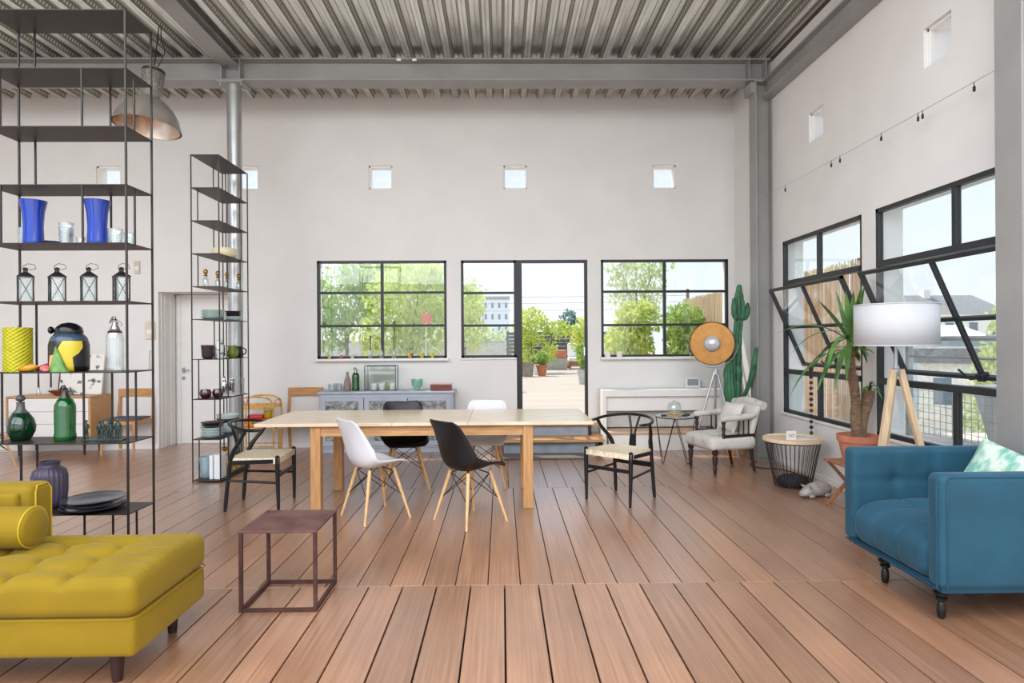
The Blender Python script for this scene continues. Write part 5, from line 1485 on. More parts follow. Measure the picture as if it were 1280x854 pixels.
# ---- cactus
M_cact = mat('cactus_green', (62, 112, 80), 0.55, var=0.18, scale=12)
t = thing('cactus', 'tall branching green column cactus in a clay pot', 'cactus', (2.90, 7.72, 0))
pot = MB().lathe([(0.0, 0.0), (0.115, 0.0), (0.135, 0.40), (0.15, 0.40), (0.152, 0.50), (0.138, 0.50), (0.13, 0.44), (0.0, 0.44)], 28).build('pot', mat('tan_clay', (196, 150, 112), 0.7, var=0.08), t, 40)
MB().lathe([(0.0, 0.44), (0.13, 0.44), (0.06, 0.46), (0.0, 0.465)], 20).build('soil', mat('soil', (70, 54, 44), 0.95, var=0.3, scale=40), pot)
def ribbed(pts, rads, ribs=6, seg=36):
    m = MB(); P = [Vector(p) for p in spline(pts, 5)]
    n = len(P)
    rr = [rads[0] + (0) for _ in P]
    for i in range(n):
        q = i / (n - 1) * (len(rads) - 1); k = min(int(q), len(rads) - 2); rr[i] = rads[k] + (rads[k + 1] - rads[k]) * (q - k)
    def f(u, v):
        i = min(int(round(v * (n - 1))), n - 1)
        tng = (P[min(i + 1, n - 1)] - P[max(i - 1, 0)]).normalized()
        x = Vector((1, 0.2, 0)); x = (x - tng * x.dot(tng)).normalized(); y = tng.cross(x)
        a = 2 * PI * u
        r = rr[i] * (0.78 + 0.22 * abs(math.cos(a * ribs / 2)) ** 0.6 * 1.0)
        r *= 1 + 0.05 * math.sin(i * 1.7)
        return P[i] + (x * math.cos(a) + y * math.sin(a)) * r
    m.grid(f, seg, n, closed_u=True)
    m.ball(P[-1], rr[-1] * 0.95, 10, 6)
    return m
ribbed([(-0.03, 0, 0.45), (-0.03, 0, 0.8), (-0.02, 0, 1.1), (0.02, 0, 1.4), (0.05, 0, 1.65), (0.055, 0, 1.9), (0.06, 0, 2.08)], [0.095, 0.11, 0.12, 0.085, 0.058, 0.055, 0.062, 0.035]).build('stem', M_cact, t, 60)
ribbed([(-0.07, -0.08, 0.5), (-0.10, -0.08, 0.8), (-0.10, -0.07, 1.05), (-0.10, -0.06, 1.22)], [0.05, 0.065, 0.06, 0.03]).build('stem', M_cact, t, 60)
for s, h in ((-1, 1.92), (1, 1.86), (0.3, 1.9)):
    ribbed([(0.055, -0.02, 1.68), (0.055 + s * 0.06, -0.05, 1.70), (0.055 + s * 0.085, -0.06, 1.78), (0.055 + s * 0.085, -0.06, h)], [0.025, 0.034, 0.034, 0.022], 5, 24).build('branch', M_cact, t, 60)
ribbed([(0.03, -0.06, 0.66), (0.045, -0.20, 0.76), (0.055, -0.34, 0.94), (0.06, -0.44, 1.14), (0.065, -0.50, 1.32)], [0.022, 0.026, 0.028, 0.034, 0.02], 5, 24).build('branch', M_cact, t, 60)

# ---- upholstered antique armchair (local front is -Y)
M_linen = mat('stained_linen', (204, 198, 188), 0.9, rgb2=(168, 164, 160), scale=9, contrast=(0.32, 0.48), bump=0.15)
t = thing('antique_armchair', 'antique armchair in worn pale linen with dark turned legs', 'armchair', (2.355, 6.70, 0), math.radians(-76))
tl = [(0.014, 0.03), (0.018, 0.05), (0.016, 0.07), (0.024, 0.09), (0.017, 0.11), (0.024, 0.14), (0.028, 0.20), (0.02, 0.225), (0.03, 0.24), (0.03, 0.30)]
for sx in (-1, 1):
    lg = MB().lathe(tl, 16, (sx * 0.235, -0.22, 0)).build('front_leg', M_darkwood, t, 40)
    MB().tube([(sx * 0.235 - 0.008, -0.22, 0.018), (sx * 0.235 + 0.008, -0.22, 0.018)], 0.018, 14).build('caster', M_pewter, lg)
    lg = MB().tube([(sx * 0.20, 0.275, 0.03), (sx * 0.20, 0.25, 0.16), (sx * 0.20, 0.23, 0.32)], [0.014, 0.018, 0.024], 10).build('rear_leg', M_darkwood, t)
    MB().tube([(sx * 0.20 - 0.008, 0.28, 0.018), (sx * 0.20 + 0.008, 0.28, 0.018)], 0.018, 14).build('caster', M_pewter, lg)
    MB().lathe([(0.012, 0.40), (0.02, 0.44), (0.012, 0.46), (0.022, 0.50), (0.014, 0.53), (0.022, 0.56), (0.018, 0.60)], 14, (sx * 0.255, -0.13, 0)).build('arm_post', M_darkwood, t, 40)
    MB().bar((sx * 0.255, -0.13, 0.42), (sx * 0.235, 0.25, 0.42), 0.022, 0.03).build('arm_rail', M_darkwood, t)
    m = MB(); m.tube(spline([(sx * 0.255, -0.17, 0.60), (sx * 0.26, 0.0, 0.61), (sx * 0.245, 0.18, 0.62), (sx * 0.215, 0.29, 0.64)], 5), [0.02] + [0.034] * 13 + [0.03, 0.024], 14)
    m.build('padded_arm', M_linen, t, 60)
    MB().bar((sx * 0.215, 0.23, 0.32), (sx * 0.20, 0.33, 0.74), 0.03, 0.035).build('back_post', M_darkwood, t)
    for k in range(3):
        MB().tube([(sx * 0.25, 0.05 + 0.06 * k, 0.43), (sx * 0.252, 0.05 + 0.06 * k, 0.59)], 0.008, 8).build('spindle', M_darkwood, t)
def vseat(p):
    q = Vector(p)
    if q.z > 0.36:
        q.z += 0.04 * max(0, 1 - (q.x / 0.28) ** 2) * max(0, 1 - (q.y / 0.3) ** 2)
    return q
m = MB(); m.rbox((-0.275, -0.285, 0.27), (0.275, 0.26, 0.41), 0.055, n=(10, 10, 3), k=4, fn=vseat)
m.build('seat', M_linen, t, 70)
def vback(p):
    q = Vector(p); q.y += (q.z - 0.4) * 0.28 - 0.06 * max(0, 1 - (q.x / 0.3) ** 2) * 0.5
    if q.z > 0.66: q.y += (q.z - 0.66) * 0.5
    return q
m = MB(); m.rbox((-0.24, 0.19, 0.36), (0.24, 0.27, 0.735), 0.035, n=(8, 2, 8), k=4, fn=vback)
m.build('backrest', M_linen, t, 70)
m = MB(); m.tube(spline([(-0.25, 0.355, 0.72), (0, 0.345, 0.755), (0.25, 0.355, 0.72)], 6), 0.045, 14)
m.build('rolled_top', M_linen, t, 60)
m = MB(); m.grid(lambda u, v: pil(u, v, 1), 14, 14); m.grid(lambda u, v: pil(1 - u, v, -1), 14, 14)
m.v = [(v[0] * 0.72, v[1] * 0.72, v[2] * 0.8) for v in m.v]
o = single('linen_cushion', m, mat('cream_cushion', (214, 208, 200), 0.9, var=0.03), 'cream cushion propped in the antique armchair', 'pillow', smooth=80)
o.matrix_world = Matrix.Translation((2.47, 6.73, 0.585)) @ Matrix.Rotation(math.radians(-76), 4, 'Z') @ Matrix.Rotation(math.radians(68), 4, 'X')

# ---- wire basket table
t = thing('basket_table', 'black wire basket table with a round wooden tray top', 'table', (2.82, 6.02, 0))
MB().lathe([(0.0, 0.435), (0.262, 0.435), (0.272, 0.44), (0.272, 0.468), (0.262, 0.472), (0.255, 0.460), (0.0, 0.458)], 44).build('tray_top', mat('pale_tray_wood', (226, 200, 166), 0.5, var=0.06, scale=4, stretch=(1, 8, 1)), t, 40)
for k in range(36):
    a = 2 * PI * k / 36
    MB().tube([(0.165 * math.cos(a), 0.165 * math.sin(a), 0.008), (0.25 * math.cos(a), 0.25 * math.sin(a), 0.435)], 0.003, 5).build('wire', M_black, t)
for r, z in ((0.165, 0.008), (0.175, 0.06), (0.25, 0.43)):
    MB().tube([(r * math.cos(2 * PI * k / 36), r * math.sin(2 * PI * k / 36), z) for k in range(36)], 0.004, 6, closed=True).build('ring', M_black, t)
m = MB()
rd = random.Random(9)
m.lathe([(0.0, 0.012), (0.13, 0.01), (0.14, 0.05), (0.10, 0.10), (0.0, 0.115)], 20, wob=lambda a, z: 1 + 0.12 * math.sin(5 * a + z * 40) + 0.05 * math.sin(11 * a))
single('dark_throw', m, mat('charcoal_knit', (46, 44, 46), 0.95, var=0.3, scale=40, bump=0.5), 'crumpled charcoal throw inside the wire basket table', 'blanket', (2.82, 6.02, 0), smooth=60)
t = thing('photo_card', 'small white card with two rings printed on it on the tray table', 'card', (2.775, 5.95, 0.4585), math.radians(8))
MB().box((-0.05, -0.004, 0), (0.05, 0.004, 0.085), 0.001).build('card', M_white, t, 0)
for s in (-1, 1):
    MB().tube([(s * 0.017 + 0.014 * math.cos(2 * PI * k / 16), -0.0045, 0.04 + 0.014 * math.sin(2 * PI * k / 16)) for k in range(16)], 0.0018, 4, closed=True).build('ring_print', M_black, t)
m = MB(); m.box((-0.11, -0.07, 0), (0.11, 0.07, 0.004), 0.001)
single('paper_sheet', m, M_white, 'white paper lying on the tray table', 'paper', (2.92, 6.0, 0.4585), 0.3)

# ---- stone pig
t = thing('stone_pig', 'small grey stone pig lying on the floor by the basket table', 'figurine', (2.83, 5.60, 0), math.radians(200))
M_stonepig = mat('rough_stone', (186, 180, 172), 0.9, rgb2=(140, 134, 128), scale=16, bump=0.5, bscale=60)
m = MB()
prof = [(-0.155, 0.055, 0.01), (-0.145, 0.06, 0.045), (-0.10, 0.066, 0.062), (-0.03, 0.068, 0.066), (0.05, 0.064, 0.06), (0.09, 0.058, 0.05), (0.13, 0.048, 0.040), (0.155, 0.042, 0.030), (0.172, 0.040, 0.022)]
def pig(u, v):
    q = v * (len(prof) - 1); i = min(int(q), len(prof) - 2); f = q - i
    x, z, r = [prof[i][k] + (prof[i + 1][k] - prof[i][k]) * f for k in range(3)]
    a = 2 * PI * u
    return (x, r * 1.05 * math.cos(a), max(0.0, z + r * math.sin(a)))
m.grid(pig, 22, 25, closed_u=True); m.ball((0.172, 0, 0.040), 0.022, 12, 6, sc=(0.25, 1, 1)); m.ball((-0.153, 0, 0.055), 0.016, 8, 5)
m.build('body', M_stonepig, t, 70)
for s in (-1, 1):
    MB().add([(0.085, s * 0.02, 0.10), (0.105, s * 0.045, 0.085), (0.125, s * 0.05, 0.115), (0.078, s * 0.024, 0.10), (0.095, s * 0.05, 0.085), (0.120, s * 0.056, 0.113)], [(0, 1, 2), (5, 4, 3), (0, 2, 5, 3), (1, 4, 5, 2), (0, 3, 4, 1)]).build('ear', M_stonepig, t, 0)
    for x in (0.09, -0.09):
        MB().ball((x, s * 0.05, 0.018), 0.024, 10, 6, sc=(1.4, 0.8, 0.75)).build('foot', M_stonepig, t)
MB().ball((0.18, 0.008, 0.044), 0.004, 6, 4).build('nostril', M_darkwood, t)
MB().ball((0.18, -0.008, 0.044), 0.004, 6, 4).build('nostril', M_darkwood, t)

# ---- felt ball string
t = thing('bead_string', 'string of dark felt beads hanging before the tilted window', 'garland', (3.10, 6.21, 0))
MB().tube([(0, 0, 1.12), (0.0, 0, 0.46)], 0.002, 5).build('cord', M_black, t)
bc = [(60, 44, 40), (52, 36, 38), (88, 52, 44), (110, 66, 50), (56, 40, 38), (70, 52, 48), (44, 60, 48), (96, 60, 46), (50, 44, 84), (42, 70, 76), (52, 40, 60), (70, 78, 50)]
for i, c in enumerate(bc):
    MB().ball((0, 0, 1.10 - i * 0.056), 0.019, 10, 6).build('felt_bead', mat('felt_%d' % i, c, 0.95, var=0.15), t)
m = MB(); m.ball((0, 0, 1.125), 0.026, 8, 6)
m.build('hook_knot', M_black, t)

# ---- folding stool, terracotta pot and yucca
t = thing('folding_stool', 'small folding wooden stool carrying the terracotta pot', 'stool', (2.965, 5.18, 0))
M_teak = mat('teak_wood', (160, 106, 70), 0.5, var=0.12, scale=6, stretch=(6, 6, 1))
for y in (-0.15, 0.15):
    for s in (-1, 1):
        MB().bar((s * 0.175, y + s * 0.012, 0.0), (-s * 0.155, y + s * 0.012, 0.375), 0.022, 0.032, up=(0, 1, 0)).build('leg', M_teak, t)
for s in (-1, 1):
    MB().tube([(s * 0.16, -0.17, 0.03), (s * 0.16, 0.17, 0.03)], 0.009, 8).build('stretcher', M_teak, t)
for k in range(6):
    MB().box((-0.19 + k * 0.064, -0.18, 0.375), (-0.19 + k * 0.064 + 0.058, 0.18, 0.392), 0.003).build('seat_slat', M_teak, t, 0)
t = thing('yucca_plant', 'yucca with two trunks in a terracotta pot beside the windows', 'plant', (2.99, 5.20, 0.393))
rim = MB().lathe([(0.0, 0.0), (0.115, 0.0), (0.148, 0.17), (0.160, 0.17), (0.165, 0.225), (0.152, 0.225), (0.14, 0.18), (0.0, 0.18)], 32).build('pot', M_terracotta, t, 40)
MB().lathe([(0.0, 0.195), (0.14, 0.19), (0.145, 0.18)], 20).build('soil', mat('soil', (70, 54, 44), 0.95), rim)
M_trunk = mat('yucca_trunk', (150, 122, 96), 0.9, rgb2=(104, 80, 62), scale=22, stretch=(1, 1, 2.5), bump=0.8, bscale=50)
tr1 = spline([(0.0, 0, 0.18), (-0.015, 0, 0.35), (-0.02, 0, 0.55), (-0.045, 0, 0.75), (-0.05, 0, 1.02)], 4)
MB().tube(tr1, [0.045] * 6 + [0.038] * 6 + [0.028] * 5, 12).build('trunk', M_trunk, t)
tr2 = spline([(0.03, 0.02, 0.18), (0.05, 0.02, 0.35), (0.085, 0.0, 0.5), (0.10, 0.0, 0.60)], 4)
MB().tube(tr2, [0.045] * 5 + [0.042] * 4 + [0.045] * 4, 12).build('trunk', M_trunk, t)
M_leafy = mat('yucca_leaf', (82, 120, 60), 0.4, var=0.25, scale=6)
def blade(base, az, el, L, droop, w):
    m = MB(); n = 9
    d = Vector((math.cos(az) * math.cos(el), math.sin(az) * math.cos(el), math.sin(el)))
    side = Vector((-math.sin(az), math.cos(az), 0))
    pts = []
    p = Vector(base); cur = d.copy()
    for i in range(n + 1):
        f = i / n
        ww = w * (0.55 + 0.9 * f if f < 0.5 else 1.0 * (1 - ((f - 0.5) / 0.5) ** 1.6)) + 0.0008
        nrm = side.cross(cur).normalized()
        pts.append((p - side * ww + nrm * ww * 0.35, p.copy(), p + side * ww + nrm * ww * 0.35))
        p = p + cur * (L / n)
        cur = (cur + Vector((0, 0, -droop / n))).normalized()
    vs = [v for t3 in pts for v in t3]
    fs = []
    for i in range(n):
        a = i * 3
        fs += [(a, a + 1, a + 4, a + 3), (a + 1, a + 2, a + 5, a + 4)]
    m.add(vs, fs)
    return m
rl = random.Random(21)
top = (-0.05, 0, 1.02)
wallward = lambda az: math.cos(az) > 0.35
for k in range(38):
    az = rl.uniform(0, 2 * PI); el = rl.uniform(-0.15, 1.35)
    L = rl.uniform(0.44, 0.70)
    if wallward(az): L *= 0.40
    dr = rl.uniform(1.2, 3.0) if el < 0.8 else rl.uniform(0.2, 0.9)
    o = blade((top[0] + 0.01 * math.cos(az), top[1] + 0.01 * math.sin(az), top[2] + rl.uniform(-0.10, 0.05)), az, el, L, dr, rl.uniform(0.019, 0.028)).build('leaf', M_leafy, t, 60)
for k in range(7):
    az = rl.uniform(1.2, 5.0); blade((0.10, 0, 0.60), az, rl.uniform(0.2, 1.0), rl.uniform(0.16, 0.26), 2.0, 0.010).build('leaf', M_leafy, t, 60)

# ---- white drum lamp on a wooden tripod
t = thing('tripod_lamp', 'tripod floor lamp with wooden legs and a white drum shade', 'lamp', (2.845, 4.46, 0))
for fx, fy in ((-0.27, -0.10), (0.03, 0.30), (0.25, -0.14)):
    MB().bar((fx, fy, 0), (fx * 0.10, fy * 0.10, 1.20), 0.042, 0.030, up=(0, 1, 0)).build('leg', mat('pale_ash', (212, 184, 148), 0.5, var=0.07, scale=5, stretch=(6, 6, 1)), t)
MB().lathe([(0.03, 1.16), (0.034, 1.165), (0.034, 1.20), (0.02, 1.21)], 16).build('hub', M_silver, t, 40)
MB().tube([(0, 0, 1.19), (0, 0, 1.50)], 0.012, 10).build('stem', M_silver, t)
M_shade = mat('white_shade_fabric', (206, 207, 209), 0.85, var=0.01, bump=0.05)
sh = MB().lathe([(0.268, 1.372), (0.268, 1.668)], 48, cap0=False, cap1=False).build('drum_shade', M_shade, t, 60)
sm = sh.modifiers.new('thickness', 'SOLIDIFY'); sm.thickness = 0.004
for z in (1.373, 1.667):
    MB().tube([(0.269 * math.cos(2 * PI * k / 48), 0.269 * math.sin(2 * PI * k / 48), z) for k in range(48)], 0.004, 6, closed=True).build('shade_rim', M_shade, sh)
MB().lathe([(0.0, 1.46), (0.02, 1.47), (0.038, 1.52), (0.03, 1.56), (0.0, 1.575)], 16).build('bulb', mat('opal_bulb', (245, 243, 238), 0.3), t, 60)
m = MB()
for k in range(3):
    a = 2 * PI * k / 3; m.tube([(0, 0, 1.44), (0.267 * math.cos(a), 0.267 * math.sin(a), 1.44)], 0.003, 5)
m.build('shade_ring', M_silver, sh)

# ---- factory pendant
t = thing('pendant_lamp', 'big aluminium factory pendant lamp above the shelf towers', 'lamp', (-3.60, 6.42, 3.62))
t.rotation_euler = (math.radians(-5), math.radians(4), 0)
M_alu = mat('dull_aluminium', (196, 194, 188), 0.32, 0.75, var=0.06, scale=6)
MB().lathe([(0.315, 0.0), (0.322, 0.004), (0.310, 0.03), (0.28, 0.12), (0.23, 0.20), (0.16, 0.27), (0.11, 0.305), (0.085, 0.32), (0.085, 0.36)], 44, cap0=False).build('reflector', M_alu, t, 60)
MB().lathe([(0.30, 0.006), (0.27, 0.11), (0.22, 0.19), (0.14, 0.26), (0.06, 0.30)], 40, cap0=False).build('inner_liner', mat('bright_reflector', (232, 226, 218), 0.25, 0.5, var=0.12, rgb2=(206, 160, 120), scale=5), t, 60)
MB().lathe([(0.095, 0.36), (0.105, 0.37), (0.105, 0.60), (0.098, 0.625), (0.04, 0.64)], 28).build('ballast_housing', mat('perforated_housing', (150, 146, 138), 0.4, 0.6, var=0.25, scale=60), t, 40)
MB().lathe([(0.108, 0.585), (0.108, 0.605)], 28, cap0=False, cap1=False).build('band', M_black, t)
MB().ball((0, 0, 0.16), 0.06, 14, 8, sc=(1, 1, 1.4)).build('bulb', mat('amber_bulb', (206, 150, 110), 0.2), t)
MB().tube([(0, 0, 0.64), (0, 0, 0.72), (0.0, 0.0, 1.10)], 0.006, 6).build('suspension_rod', M_black, t)
MB().tube(spline([(0.03, 0, 0.64), (0.10, -0.02, 0.80), (0.05, -0.02, 0.95), (0.02, 0, 1.10)], 5), 0.005, 6).build('flex', M_black, t)

# ---- loose cables
m = MB(); m.tube(spline([(2.96, 7.22, 0.006), (2.80, 7.02, 0.005), (2.86, 6.85, 0.005), (3.02, 6.78, 0.005), (3.1, 6.6, 0.005), (3.14, 6.35, 0.005)], 6), 0.005, 6)
single('loose_cable', m, M_black, 'thin black cable looping on the floor at the corner column foot', 'cable')
m = MB(); m.tube(spline([(-7.0, 8.42, 0.006), (-6.7, 8.36, 0.006), (-6.45, 8.44, 0.006), (-6.2, 8.40, 0.006), (-5.8, 8.45, 0.006), (-5.4, 8.43, 0.006), (-5.1, 8.46, 0.006)], 6), 0.006, 6)
single('power_cord', m, M_white, 'white power cord trailing along the wall under the sideboard', 'cable')

# ================================================================== OUTSIDE
def leaf_mat(name, rgb, rgb2):
    m = bpy.data.materials.new(name); m.use_nodes = True
    nt = m.node_tree; L = nt.links.new
    nt.nodes.remove(nt.nodes['Principled BSDF'])
    out = nt.nodes['Material Output']
    df = nt.nodes.new('ShaderNodeBsdfDiffuse'); tr = nt.nodes.new('ShaderNodeBsdfTranslucent'); mx = nt.nodes.new('ShaderNodeMixShader'); mx.inputs[0].default_value = 0.5
    tc = nt.nodes.new('ShaderNodeTexCoord'); nz = nt.nodes.new('ShaderNodeTexNoise'); nz.inputs['Scale'].default_value = 3.0; L(tc.outputs['Object'], nz.inputs['Vector'])
    rp = nt.nodes.new('ShaderNodeValToRGB'); e = rp.color_ramp.elements; e[0].position = 0.35; e[1].position = 0.65; e[0].color = lin(rgb2); e[1].color = lin(rgb)
    L(nz.outputs['Fac'], rp.inputs[0]); L(rp.outputs[0], df.inputs['Color']); L(rp.outputs[0], tr.inputs['Color'])
    L(df.outputs[0], mx.inputs[1]); L(tr.outputs[0], mx.inputs[2]); L(mx.outputs[0], out.inputs['Surface'])
    return m
L_yel = leaf_mat('sunlit_leaf', (226, 230, 140), (176, 198, 100))
L_grn = leaf_mat('green_leaf', (190, 208, 124), (140, 170, 96))
L_pale = leaf_mat('pale_leaf', (222, 226, 182), (184, 198, 146))
M_bark = mat('grey_bark', (130, 112, 94), 0.9, var=0.2, scale=12)

def foliage(blobs, n, size, seed):
    rr = random.Random(seed); m = MB()
    vol = [b[3] * b[4] * b[5] for b in blobs]; tot = sum(vol)
    for b, v in zip(blobs, vol):
        for _ in range(int(n * v / tot)):
            while True:
                p = Vector((rr.uniform(-1, 1), rr.uniform(-1, 1), rr.uniform(-1, 1)))
                if 0.2 < p.length < 1: break
            c = Vector((b[0] + p.x * b[3], b[1] + p.y * b[4], b[2] + p.z * b[5]))
            s = size * rr.uniform(0.6, 1.3)
            M = Euler((rr.uniform(0, 6.3), rr.uniform(0, 6.3), rr.uniform(0, 6.3))).to_matrix()
            vs = [c + M @ Vector(q) for q in ((-s, 0, 0), (0, -s * 0.42, 0.1 * s), (s, 0, 0), (0, s * 0.42, 0.1 * s))]
            m.add(vs, [(0, 1, 2, 3)])
    return m
def tree(name, label, cat, loc, blobs, n, size, lm, seed, trunk_r=0.06, group=None):
    t = thing(name, label, cat, loc, group=group)
    o = foliage(blobs, n, size, seed).build('foliage', lm, t, 0); o['kind'] = 'stuff'
    m = MB()
    zc = min(b[2] for b in blobs)
    m.tube([(0, 0, 0), (0.03, 0, zc * 0.6), (0, 0.02, zc)], [trunk_r, trunk_r * 0.8, trunk_r * 0.6], 8)
    for b in blobs:
        m.tube([(0, 0, zc * 0.7), (b[0] * 0.5, b[1] * 0.5, (b[2] + zc * 0.7) / 2), (b[0], b[1], b[2])], [trunk_r * 0.6, trunk_r * 0.4, trunk_r * 0.15], 6)
    m.build('trunk', M_bark, t)
    return t
# ground far below and the terrace
m = MB(); m.box((-250, 9.0, -5.2), (250, 400, -5)); m.box((3.5, -120, -5.2), (250, 9.0, -5))
struct('ground', m, mat('pale_street', (206, 204, 196), 0.9, var=0.06, scale=0.3))
m = MB(); m.box((-3.2, YB + TW, 0.0), (4.3, 27.5, 0.325)); m.box((-9, 9.3, 0.0), (-3.2, 27.5, 0.325))
terr = struct('floor_terrace', m, mat('terrace_bed', (150, 140, 130), 0.9))
terr['label'] = 'bleached timber roof terrace outside the back windows'
M_bleach = mat('bleached_board', (178, 166, 155), 0.75, var=0.05, scale=3, stretch=(0.4, 6, 1), objrand=0.07)
mb = MB(); mb.box((-3.2, 0.004, -0.022), (4.25, 0.136, 0), 0.003); me = mb.mesh('terrace_board', M_bleach, 0)
mb = MB(); mb.box((-8.9, 0.004, -0.022), (4.25, 0.136, 0), 0.003); me2 = mb.mesh('terrace_board', M_bleach, 0)
k = 0
while YB + TW + k * 0.14 < 27.3:
    piece('terrace_board', me if k < 5 else me2, terr, (0, YB + TW + k * 0.14, 0.36)); k += 1
TZ = 0.361

# trees and shrubs on the terrace
TG = 'trees and shrubs on the terrace'
tree('terrace_tree', 'leafy green tree filling the window above the grey cabinet, nearest its mullion', 'tree', (-2.2, 15.0, TZ), [(0, 0, 2.1, 1.1, 0.9, 0.9), (0.5, 0.2, 1.3, 0.9, 0.8, 0.7), (-0.5, 0, 1.2, 0.9, 0.8, 0.6), (0.3, 0, 2.8, 0.7, 0.7, 0.5)], 3600, 0.085, L_yel, 1, group=TG)
tree('terrace_tree', 'darker green tree beyond the window above the grey cabinet, wall side', 'tree', (-4.1, 16.5, TZ), [(0, 0, 2.2, 1.1, 1.0, 0.9), (-0.6, 0, 1.4, 0.9, 0.8, 0.7), (0.6, 0, 2.9, 0.8, 0.8, 0.6)], 2800, 0.09, L_grn, 2, group=TG)
tree('terrace_tree', 'pale tree behind the others outside the six-pane window by the cabinet', 'tree', (-3.0, 19.5, TZ), [(0, 0, 3.0, 1.6, 1.0, 1.2), (1.4, 0, 2.4, 1.2, 0.9, 1.0)], 2600, 0.10, L_pale, 3, group=TG)
tree('terrace_shrub', 'feathery shrub reaching into the narrow window beside the terrace door', 'shrub', (-0.85, 14.0, TZ), [(0, 0, 1.9, 0.55, 0.5, 0.45), (0.2, 0, 1.2, 0.4, 0.4, 0.4)], 700, 0.075, L_yel, 4, 0.03, group=TG)
tree('terrace_shrub', 'bright bamboo-like shrub seen through the open terrace door', 'shrub', (1.0, 21.0, TZ), [(0.0, 0, 1.55, 0.65, 0.5, 0.65), (0.95, 0, 1.45, 0.5, 0.4, 0.32), (0.6, 0, 0.75, 0.30, 0.35, 0.4), (-0.25, 0, 0.7, 0.4, 0.35, 0.5)], 1900, 0.075, L_yel, 5, 0.03, group=TG)
tree('terrace_shrub', 'light shrub beside the white outdoor sofa at the terrace door frame', 'shrub', (2.75, 20.2, TZ), [(0, 0, 1.35, 0.45, 0.4, 0.6), (-0.2, 0, 1.0, 0.35, 0.3, 0.4)], 800, 0.075, L_yel, 6, 0.03, group=TG)
tree('terrace_shrub', 'bushy shrub low in the window behind the gold dish lamp, door side', 'shrub', (2.60, 12.8, TZ), [(0, 0, 0.9, 0.55, 0.5, 0.65), (0.2, 0, 1.5, 0.5, 0.4, 0.4)], 2200, 0.075, L_yel, 7, 0.04, group=TG)
tree('terrace_shrub', 'bushy shrub low in the window behind the gold dish lamp, fence side', 'shrub', (3.68, 12.2, TZ), [(0, 0, 0.9, 0.5, 0.5, 0.65), (-0.1, 0, 1.4, 0.45, 0.4, 0.4)], 1900, 0.075, L_grn, 8, 0.04, group=TG)
tree('terrace_tree', 'thin airy birch rising above the bushes behind the gold dish lamp', 'tree', (3.30, 15.2, TZ), [(0, 0, 2.3, 0.75, 0.6, 0.8), (0.5, 0, 3.0, 0.5, 0.4, 0.4), (-0.4, 0, 2.9, 0.4, 0.4, 0.4)], 1300, 0.07, L_pale, 9, 0.04, group=TG)

# pots, planters and an outdoor sofa beyond the door
def plant_pot(label, loc, r0, r1, h, material, leafy=None, seed=0):
    t = thing('plant_pot', label, 'pot', loc)
    MB().lathe([(0.0, 0.0), (r0, 0.0), (r1 * 0.97, h * 0.86), (r1 * 1.06, h * 0.86), (r1 * 1.08, h), (r1 * 0.95, h), (r1 * 0.9, h * 0.9), (0.0, h * 0.9)], 24).build('pot', material, t, 40)
    if leafy:
        o = foliage([(0, 0, h + leafy, r1 * 1.3, r1 * 1.3, leafy)], 260, 0.07, seed).build('foliage', L_grn, t, 0); o['kind'] = 'stuff'
        MB().tube([(0, 0, h * 0.9), (0.01, 0, h + leafy)], 0.015, 6).build('stem', M_bark, t)
plant_pot('grey concrete pot by the open door leaf on the terrace', (0.76, 18.8, TZ), 0.17, 0.21, 0.42, mat('weathered_concrete', (150, 140, 128), 0.9, var=0.1))
plant_pot('terracotta pot standing alone on the terrace boards', (1.22, 19.0, TZ), 0.11, 0.175, 0.33, M_terracotta, 0.22, 31)
plant_pot('small white pot between the concrete and terracotta pots', (1.10, 19.9, TZ), 0.13, 0.16, 0.34, M_white, 0.15, 32)
plant_pot('pale grey pot with sparse leaves at the door frame on the terrace', (2.02, 15.3, TZ), 0.12, 0.17, 0.36, mat('pale_zinc_pot', (186, 188, 190), 0.5), 0.35, 33)
t = thing('planter_trough', 'grey stone planter with a terracotta trough on top', 'planter', (2.0, 23.3, TZ))
MB().box((-0.38, -0.25, 0), (0.42, 0.25, 0.42), 0.02).build('stone_base', mat('grey_stone', (170, 168, 160), 0.85), t, 0)
MB().box((-0.28, -0.2, 0.42), (0.4, 0.2, 0.72), 0.02).build('trough', M_terracotta, t, 0)
t = thing('outdoor_sofa', 'wooden outdoor sofa with white cushions on the terrace', 'sofa', (3.28, 23.9, TZ))
MB().box((-0.75, -0.4, 0.12), (0.9, 0.4, 0.28), 0.02).build('frame', M_teak, t, 0)
for x in (-0.7, 0.85):
    MB().box((x - 0.04, -0.38, 0), (x + 0.04, -0.30, 0.12)).build('leg', M_teak, t, 0); MB().box((x - 0.04, 0.30, 0), (x + 0.04, 0.38, 0.12)).build('leg', M_teak, t, 0)
for x in (-0.73, 0.08):
    m = MB(); m.rbox((x, -0.4, 0.28), (x + 0.80, 0.35, 0.45), 0.05, n=(3, 3, 1), k=3); m.build('seat_cushion', M_white, t, 60)
    m = MB(); m.rbox((x, 0.18, 0.45), (x + 0.80, 0.38, 0.98), 0.06, n=(3, 1, 3), k=3); m.build('back_cushion', M_white, t, 60)
